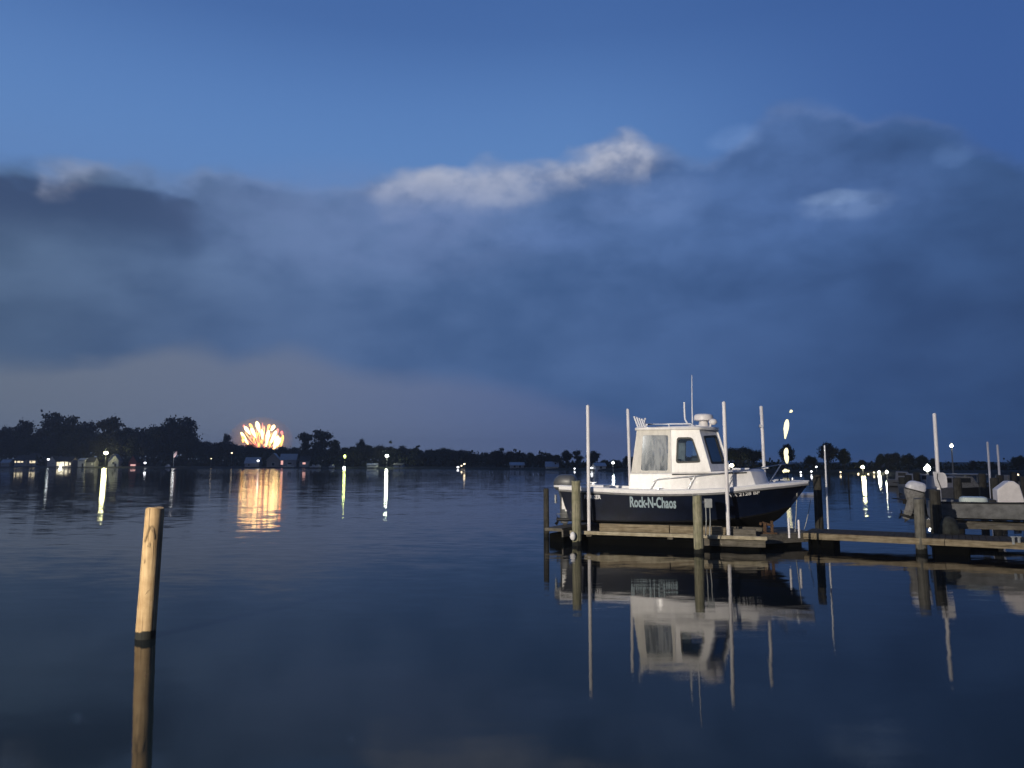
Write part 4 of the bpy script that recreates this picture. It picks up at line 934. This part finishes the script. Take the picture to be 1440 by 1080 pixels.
# finger dock astern (left end of the slip)
st = empty('finger_dock', L3(-1.15, .4, 0), 'short dark timber landing at the stern of the boat slip', 'dock', rz=BR + R(80))
MB().beam((-.2, 0, .38), (2.6, 0, .38), .6, .1).build('deck_board', M['greywood'], st, bevel=.01)
MB().beam((-.2, -.32, .28), (2.6, -.32, .28), .05, .22).build('fascia', M['greywood'], st)
MB().box((1.1, 0, .1), (2.2, .5, .3)).build('float', M['float'], st, bevel=.04)
bu = ground(798, 758, .2)
o = MB().ball((0, 0, .12), .085, 8, (1, 1, 1.5)).build('fender', M['cap'], None, 60); o.location = (1.78, 22.0, .17); tag(o, 'small white fender hanging beside the mossy piling', 'fender')
# electrical box on the hull-side piling
eb = empty('junction_box', (5.33, 20.32, 0), 'grey electrical box with two hanging cables beside the brown grey piling', 'electrical box')
MB().box((0, 0, 1.33), (.19, .12, .24)).build('cover', M['box'], eb, bevel=.01)
MB().box((-.14, .02, 1.36), (.12, .05, .06)).build('bracket', M['steel'], eb)
for dx_ in (-.07, .04): MB().tube([(dx_, 0, 1.22), (dx_ + .01, .03, .85), (dx_ - .01, .06, .45)], .014, 6).build('cable', M['box'], eb)
# corner landing
CP = [(6.95, 21.28), (8.86, 22.08), (8.7, 23.9), (6.9, 23.3)]
co = empty('corner_dock', (7.8, 22.4, 0), 'weathered grey corner landing below the bow of the fishing boat', 'dock')
b = MB(); cc = Vector((7.8, 22.4, 0)); k = 9
for i in range(k):                                   # deck boards
    q = lambda f_, e: (Vector((*CP[0], 0)) * (1 - f_) + Vector((*CP[3], 0)) * f_) * (1 - e) + (Vector((*CP[1], 0)) * (1 - f_) + Vector((*CP[2], 0)) * f_) * e
    f0, f1 = (i + .04) / k, (i + .96) / k; z = Vector((0, 0, .36)); dz = Vector((0, 0, .04))
    b.rings([[q(f0, 0) - cc + z, q(f1, 0) - cc + z, q(f1, 1) - cc + z, q(f0, 1) - cc + z], [q(f0, 0) - cc + z + dz, q(f1, 0) - cc + z + dz, q(f1, 1) - cc + z + dz, q(f0, 1) - cc + z + dz]])
b.build('deck_boards', M['greywood'], co)
b = MB()
for (x0, y0), (x1, y1) in zip(CP, CP[1:] + CP[:1]): b.beam(Vector((x0, y0, .245)) - cc, Vector((x1, y1, .245)) - cc, .05, .225)
b.build('fascia', M['greywood'], co)
b = MB(); b.box((0, .1, .04), (1.3, 1.2, .26)); b.build('float', M['float'], co, bevel=.05)
# rusty hardware at the corner
hw = empty('mooring_bracket', (7.28, 21.62, .4), 'rusty steel bracket and hoist bolts on the corner landing', 'bracket')
b = MB(); b.box((0, 0, .14), (.08, .08, .34)); b.box((.22, .04, .15), (.07, .07, .42)); b.box((.1, .02, .26), (.34, .06, .07), 0, .3); b.build('bracket_frame', M['rust'], hw, bevel=.01)
b = MB(); b.ball((-.13, -.05, .28), .05, 6); b.box((.05, -.1, .02), (.5, .1, .04)); b.build('bolt_plate', M['rust'], hw, 40)
for px_, top_, lb in ((1110, 728, 'short white post left of two on the corner landing'), (1124, 731, 'short white post right of two on the corner landing')):
    g_ = ground(px_, 756.5, .4); zt = at(px_, top_, g_.y).z
    o = MB().tube([(0, 0, 0), (0, 0, zt - .44), (0, 0, zt - .4)], [.03, .03, .016], 10).build('dock_post', M['pvc'], None, 40); o.location = (g_.x, g_.y, .4); tag(o, lb, 'post')
bw = BO + U * 6.9 + Vector((0, 0, 1.55)) + NN * -.02
for i, (q, lb) in enumerate(((ground(1118, 748, .4), 'mooring rope from the bow down to the corner landing, nearer of two'), (ground(1131, 744, .4), 'thin slanting rope beyond the bow, farther of two'))):
    a_ = bw if i == 0 else at(1140, 703, q.y + .3); mid = (a_ + q) / 2 + Vector((0, 0, -.12))
    pth = [a_ * (1 - t) ** 2 + mid * 2 * t * (1 - t) + q * t * t for t in [j / 8 for j in range(9)]]
    tag(MB().tube(pth, .012, 6).build('mooring_rope', M['rope'], None, 60), lb, 'rope')
# walkway to the right
W0, W1 = Vector((8.42, 21.72, 0)), Vector((16.4, 17.0, 0)); wd = (W1 - W0).normalized(); wlen = (W1 - W0).length; wa = math.atan2(wd.y, wd.x)
wk = empty('walkway_dock', W0, 'long low floating walkway running right from the boat slip', 'dock', rz=wa)
b = MB(); nb = 60
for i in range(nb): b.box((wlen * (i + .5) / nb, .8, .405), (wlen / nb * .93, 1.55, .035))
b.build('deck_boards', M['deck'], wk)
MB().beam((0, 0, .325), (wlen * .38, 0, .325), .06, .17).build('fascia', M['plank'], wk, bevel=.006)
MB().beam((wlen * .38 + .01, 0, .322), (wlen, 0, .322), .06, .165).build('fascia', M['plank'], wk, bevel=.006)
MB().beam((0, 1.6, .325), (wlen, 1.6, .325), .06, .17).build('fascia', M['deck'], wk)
for x_, w_ in ((.1, .7), (3.25, .85), (6.6, .9)): MB().box((x_ + w_ / 2, .75, .1), (w_, 1.3, .36)).build('float', M['float'], wk, bevel=.05)
for px_, lb in ((1429, 'stubby grey cleat left of two on the walkway edge'), (1437, 'stubby grey cleat right of two on the walkway edge')):
    g_ = ground(px_, 764, .4); o = MB().box((0, 0, .06), (.05, .05, .2)).box((0, 0, .15), (.11, .06, .03)).build('cleat', M['box'], None, bevel=.008); o.location = (g_.x, g_.y + .1, .4); tag(o, lb, 'cleat')
o = MB().tube([(0, 0, .3), (0, 0, 1.5), (0, 0, 3.0)], [.03, .028, .024], 10).build('marker_pole', M['alu'], None, 40); q = at(1159.5, 626, 23.4); o.location = (q.x, q.y, 0); o.scale = (1, 1, q.z / 3.0); tag(o, 'thin pale pole beside the dark piling behind the walkway', 'pole')
o = MB().tube([(0, 0, -.5), (0, 0, 1.6)], .07, 8).build('channel_stake', M['darkpile'], None, 40); q = ground(1194, 690); o.location = q; tag(o, 'thin dark stake standing alone in the water right of the bow', 'stake')
q = ground(1138, 697); o = MB(); superbox(o, (0, 0, 0), [(-.1, .7, .35, 0), (.08, .75, .4, 0), (.2, .7, .34, 0), (.24, .55, .25, 0)]); o = o.build('mooring_buoy', M['cap'], None, 40); o.location = q; tag(o, 'low pale float on the water beyond the bow', 'float')

# ------------------------------------------------------------------ the grey skiff on the right
SR = R(-22); SO = Vector((12.95, 23.2, .71))
sk = empty('skiff', SO, 'weathered grey open skiff with a white console cover, cut by the right edge', 'boat', rz=SR)
SK = [(0, 0, .72, .55), (.4, 2.2, .88, .57), (.7, 4.0, .8, .66), (.9, 5.1, .4, .8), (1, 5.7, .02, .92)]
b = MB(); rim = MB()
for sgn in (-1, 1):
    secs = []; rs = []
    for i in range(31):
        s = i / 30; x, y, z = curve_at(SK, s); kz = .0 + .5 * max(0, s - .7) ** 1.5 * 2
        secs.append([Vector((x * .97, 0, kz)), Vector((x * .98, sgn * y * .8, kz + .08)), Vector((x * .99, sgn * y * .92, kz * .6 + z * .5)), Vector((x, sgn * y, z)), Vector((x, sgn * max(.01, y - .06), z + .0)), Vector((x * .99, sgn * max(.005, y * .85 - .05), kz + .2))])
        rs.append(Vector((x, sgn * (y + .01), z - .015)))
    b.rings(secs, cap=False, closed=False); rim.tube(rs, .028, 8)
b.add([(0, -.72, .3), (0, .72, .3), (0, .72, .55), (0, -.72, .55), (0, .58, .08), (0, -.58, .08), (0, 0, 0)], [(3, 2, 1, 4, 6, 5, 0)])
b.build('hull', M['skiff'], sk, 35); rim.build('rub_rail', M['rubber'], sk, 60)
MB().box((2.6, 0, .18), (5.0, 1.3, .03)).build('floor', M['skiff'], sk)
b = MB(); b.plate([(1.75, .3), (2.5, .3), (2.33, 1.06), (2.19, 1.18), (2.05, 1.17), (1.75, .92)], [], lambda a, z, t: Vector((a, -.32 + t, z)), 0, .64); b.build('console_cover', mat('pale_cover', (.74, .70, .68), .75, var=.08, scale=4, bump=.2), sk, 30, bevel=.03)
b = MB(); superbox(b, (1.15, -.15, .3), [(0, .36, .3, 0), (.3, .37, .31, 0), (.37, .35, .29, 0), (.4, .28, .22, 0)]); b.build('seat_cushion', mat('pale_green_cushion', (.62, .70, .64), .6, var=.06), sk, 40)
MB().box((1.62, 0, .42), (.2, .5, .4)).build('seat_base', M['black'], sk, bevel=.03)
e = outboard(sk, -.40, 0, .80, 'enginew', 'black', 'tarp', .78, R(16))
b = MB(); superbox(b, (0, 0, 0), [(-.55, .10, .07, .02), (-.35, .22, .17, .0), (-.1, .36, .245, 0), (.05, .40, .25, 0)], 18, 2.6); b.build('engine_cover', M['tarp'], e, 50)
sl = empty('skiff_lift', SO - Vector((0, 0, .71)), 'low grey timber cradle under the weathered skiff', 'boat lift', rz=SR)
for n_ in (-.95, -.4, .4): MB().beam((-.3, n_, .58), (5.4, n_, .58), .14, .16).build('bunk', M['greywood'], sl, bevel=.01)
MB().beam((-.1, -1.05, .18), (5.4, -1.05, .18), .1, .14).build('side_beam', M['darkpile'], sl)
for x_ in (.2, 2.6, 5.0): MB().beam((x_, -1.1, .43), (x_, 1.1, .43), .14, .12).build('cross_beam', M['greywood'], sl)
for x_ in (.8, 3.4): MB().box((x_, 0, .05), (1.6, 1.6, .3)).build('float', M['float'], sl, bevel=.05)
# tarp heap on the walkway
hp = ground(1344, 752, .42); b = MB(); rs = []
hr = random.Random(12)
for i in range(7):
    t = i / 6; rs.append([Vector((.28 * (1 - t ** 2.2) ** .5 * math.cos(a) * (1 + hr.uniform(-.12, .12)) + .04 * t, .26 * (1 - t ** 2.2) ** .5 * math.sin(a) * (1 + hr.uniform(-.12, .12)), .5 * t)) if t < 1 else Vector((.04 + .02 * math.cos(a), .02 * math.sin(a), .49)) for a in (2 * math.pi * j / 14 for j in range(14))])
b.rings(rs); o = b.build('tarp_heap', mat('dark_tarp', (.03, .034, .03), .85, var=.5, scale=5, bump=.5), None, 40); o.location = (hp.x, hp.y + .35, .42); tag(o, 'dark lumpy tarp covered heap on the walkway beside the skiff', 'tarp heap')
# guide pole with a white board
gp = empty('guide_pole', (at(1320.5, 690, 22.9).x, 22.9, 0), 'tall white pole with a white board at its foot by the skiff stern', 'pole')
zt = at(1320, 581, 22.9).z
MB().tube([(0, 0, .3), (0, 0, zt * .5), (0, 0, zt - .03), (0, 0, zt)], [.055, .055, .055, .03], 12).build('pole', M['pvc'], gp, 40)
b = MB(); b.plate(roundpoly([(-.20, 2.16), (.12, 2.12), (.19, 2.0), (.19, 1.68), (.02, 1.66), (-.06, 1.66), (-.16, 1.72)], .03, 2), [], lambda a, z, t: Vector((a, -.08 - t, z)), 0, .05); b.build('board', M['pvc'], gp, 30)
b = MB(); b.tube([(-.10, -.15, 2.1), (-.12, -.15, 1.95), (-.05, -.15, 1.75), (.0, -.15, 1.6)], .01, 6); b.build('cord', M['black'], gp)
# marina behind: docks, piles, small boats
bd = empty('marina_dock', (at(1345, 690, 40).x, 40, 0), 'dark low dock crossing behind the grey skiff', 'dock', rz=R(-8))
b = MB()
for i in range(33): b.box((-2.8 + i * .45, 0, .5), (.42, 1.5, .05))
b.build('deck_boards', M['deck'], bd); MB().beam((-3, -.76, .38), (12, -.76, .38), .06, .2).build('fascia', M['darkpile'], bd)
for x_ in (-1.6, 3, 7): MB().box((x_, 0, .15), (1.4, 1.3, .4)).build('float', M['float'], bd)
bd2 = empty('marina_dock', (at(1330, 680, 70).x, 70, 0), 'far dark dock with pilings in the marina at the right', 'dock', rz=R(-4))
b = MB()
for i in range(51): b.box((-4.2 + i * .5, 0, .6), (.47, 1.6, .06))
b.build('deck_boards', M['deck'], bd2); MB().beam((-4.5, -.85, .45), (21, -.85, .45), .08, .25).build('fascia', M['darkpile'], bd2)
for x_ in (-2.5, 5, 11): MB().box((x_, 0, .15), (1.4, 1.3, .45)).build('float', M['float'], bd2)
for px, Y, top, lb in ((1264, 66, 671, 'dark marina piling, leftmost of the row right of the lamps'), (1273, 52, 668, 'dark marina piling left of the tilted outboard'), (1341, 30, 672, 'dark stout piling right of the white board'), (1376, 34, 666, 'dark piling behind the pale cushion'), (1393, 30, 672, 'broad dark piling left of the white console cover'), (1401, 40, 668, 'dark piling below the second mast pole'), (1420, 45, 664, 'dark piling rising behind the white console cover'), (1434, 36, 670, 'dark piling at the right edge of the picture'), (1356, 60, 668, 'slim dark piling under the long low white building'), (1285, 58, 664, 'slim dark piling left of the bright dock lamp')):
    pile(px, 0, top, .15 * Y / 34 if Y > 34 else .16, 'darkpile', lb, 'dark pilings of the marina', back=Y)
for px, top, lb in ((1388.5, 621, 'white mast pole, left of two above the skiff'), (1402.5, 625, 'white mast pole, right of two above the skiff')):
    q = at(px, top, 42); o = MB().tube([(0, 0, .2), (0, 0, q.z - .05), (0, 0, q.z)], [.06, .06, .03], 10).build('mast_pole', M['pvc'], None, 40); o.location = (q.x, 42, 0); tag(o, lb, 'pole')
def small_boat(px, Y, lb, l=4.2, cab=True, rz=0.0, hm='greyrub', cm='wallgrey'):
    q = at(px, 660, Y); t = empty('moored_boat', (q.x, Y, 0), lb, 'boat', rz=rz); b = MB(); rs = []
    for i in range(13):
        s = i / 12; x = -l / 2 + l * s; y = l * .19 * (1 - max(0, s - .45) ** 2 * 3.2); y = max(.02, y); z = .75 + .25 * s * s
        rs.append([Vector((x, -y, z)), Vector((x - .1 * s, -y * .75, .1)), Vector((x - .15 * s, 0, -.05)), Vector((x - .1 * s, y * .75, .1)), Vector((x, y, z)), Vector((x, 0, z + .03))])
    b.rings(rs); b.build('hull', M[hm], t, 35)
    b = MB(); b.plate([(-.7, .7), (.9, .8), (.45, 1.55), (-.6, 1.6)], [], lambda a, z, tt: Vector((a, -.6 + tt, z)), 0, 1.2); c_ = b.build('cabin', M[cm], t, bevel=.05)
    MB().box((-.05, -.61, 1.3), (.7, .03, .3)).build('window', M['rubber'], c_)
    return t
small_boat(1291, 60, 'small pale cabin boat moored behind the tilted outboard', 3.4, rz=R(25))
small_boat(1352, 50, 'dark covered boat behind the pale cushion of the skiff', 4.6, rz=R(-12), hm='black', cm='tarp')
small_boat(1418, 54, 'dark covered boat behind the white console cover', 4.6, rz=R(8), hm='black', cm='tarp')
small_boat(1269, 78, 'small white boat at the left end of the marina', 3.0, rz=R(-30))
small_boat(1322, 50, 'white boat half hidden behind the white board', 4.4, rz=R(10))
for px, lb in ((440.5, 'small white boat on the shore, left of two below the airy trees'), (447, 'small white boat on the shore, right of two below the airy trees'), (467, 'white covered boat on the shore left of the lime lamp'), (406, 'pale boat lying below the house with the pink window'), (236, 'pale boat on the bank by the flagpole')):
    Y = sy(px, 1.2); small_boat(px, Y, lb, 3.6 if px not in (406,) else 6.0, rz=R(random.uniform(-30, 30)), hm='enginew', cm='enginew').location.z = .35

# ------------------------------------------------------------------ the dock lamp on the bank behind the viewpoint
t = empty('street_lamp', (-14, -5, .7), 'warm dock lamp on a tall pole on the near bank', 'lamp')
MB().tube([(0, 0, -.3), (0, 0, 5.6), (.5, .4, 6.0), (.9, .75, 6.0)], [.09, .07, .05, .05], 10).build('pole', M['greyrub'], t, 40)
MB().box((1.1, .9, 6.02), (.5, .5, .14), .7).build('lamp_housing', M['greyrub'], t, bevel=.03)
MB().box((1.1, .9, 5.93), (.4, .4, .03), .7).build('lamp_lens', emit('dock_lamp_lens', (1, .90, .74), 30), t)
ld = bpy.data.lights.new('dock_lamp_light', 'POINT'); ld.energy = 33000; ld.color = (1, .90, .76); ld.shadow_soft_size = .12
lo = bpy.data.objects.new('dock_lamp_light', ld); COL.objects.link(lo); lo.parent = t; lo.location = (1.1, .9, 5.7)

# ------------------------------------------------------------------ evening haze
hm_, N_, L_, b_ = new_mat('evening_haze'); N_.remove(b_)
pv = N_.new('ShaderNodeVolumePrincipled'); pv.inputs['Color'].default_value = (.86, .92, 1, 1); pv.inputs['Density'].default_value = .0003; pv.inputs['Anisotropy'].default_value = .2
L_.new(pv.outputs[0], N_['Material Output'].inputs['Volume'])
o = MB().box((0, 830, 27), (3500, 1800, 60)).build('haze', hm_); kind(o, 'stuff')

# ------------------------------------------------------------------ render settings
SC.view_settings.view_transform = 'Standard'; SC.view_settings.look = 'None'; SC.view_settings.exposure = 0; SC.view_settings.gamma = 1
SC.render.engine = 'CYCLES'
cy = SC.cycles
cy.use_denoising = True
try: cy.denoiser = 'OPENIMAGEDENOISE'
except Exception: pass
cy.max_bounces = 6; cy.diffuse_bounces = 2; cy.glossy_bounces = 3; cy.transparent_max_bounces = 12; cy.caustics_reflective = True; cy.caustics_refractive = False
cy.sample_clamp_indirect = 0
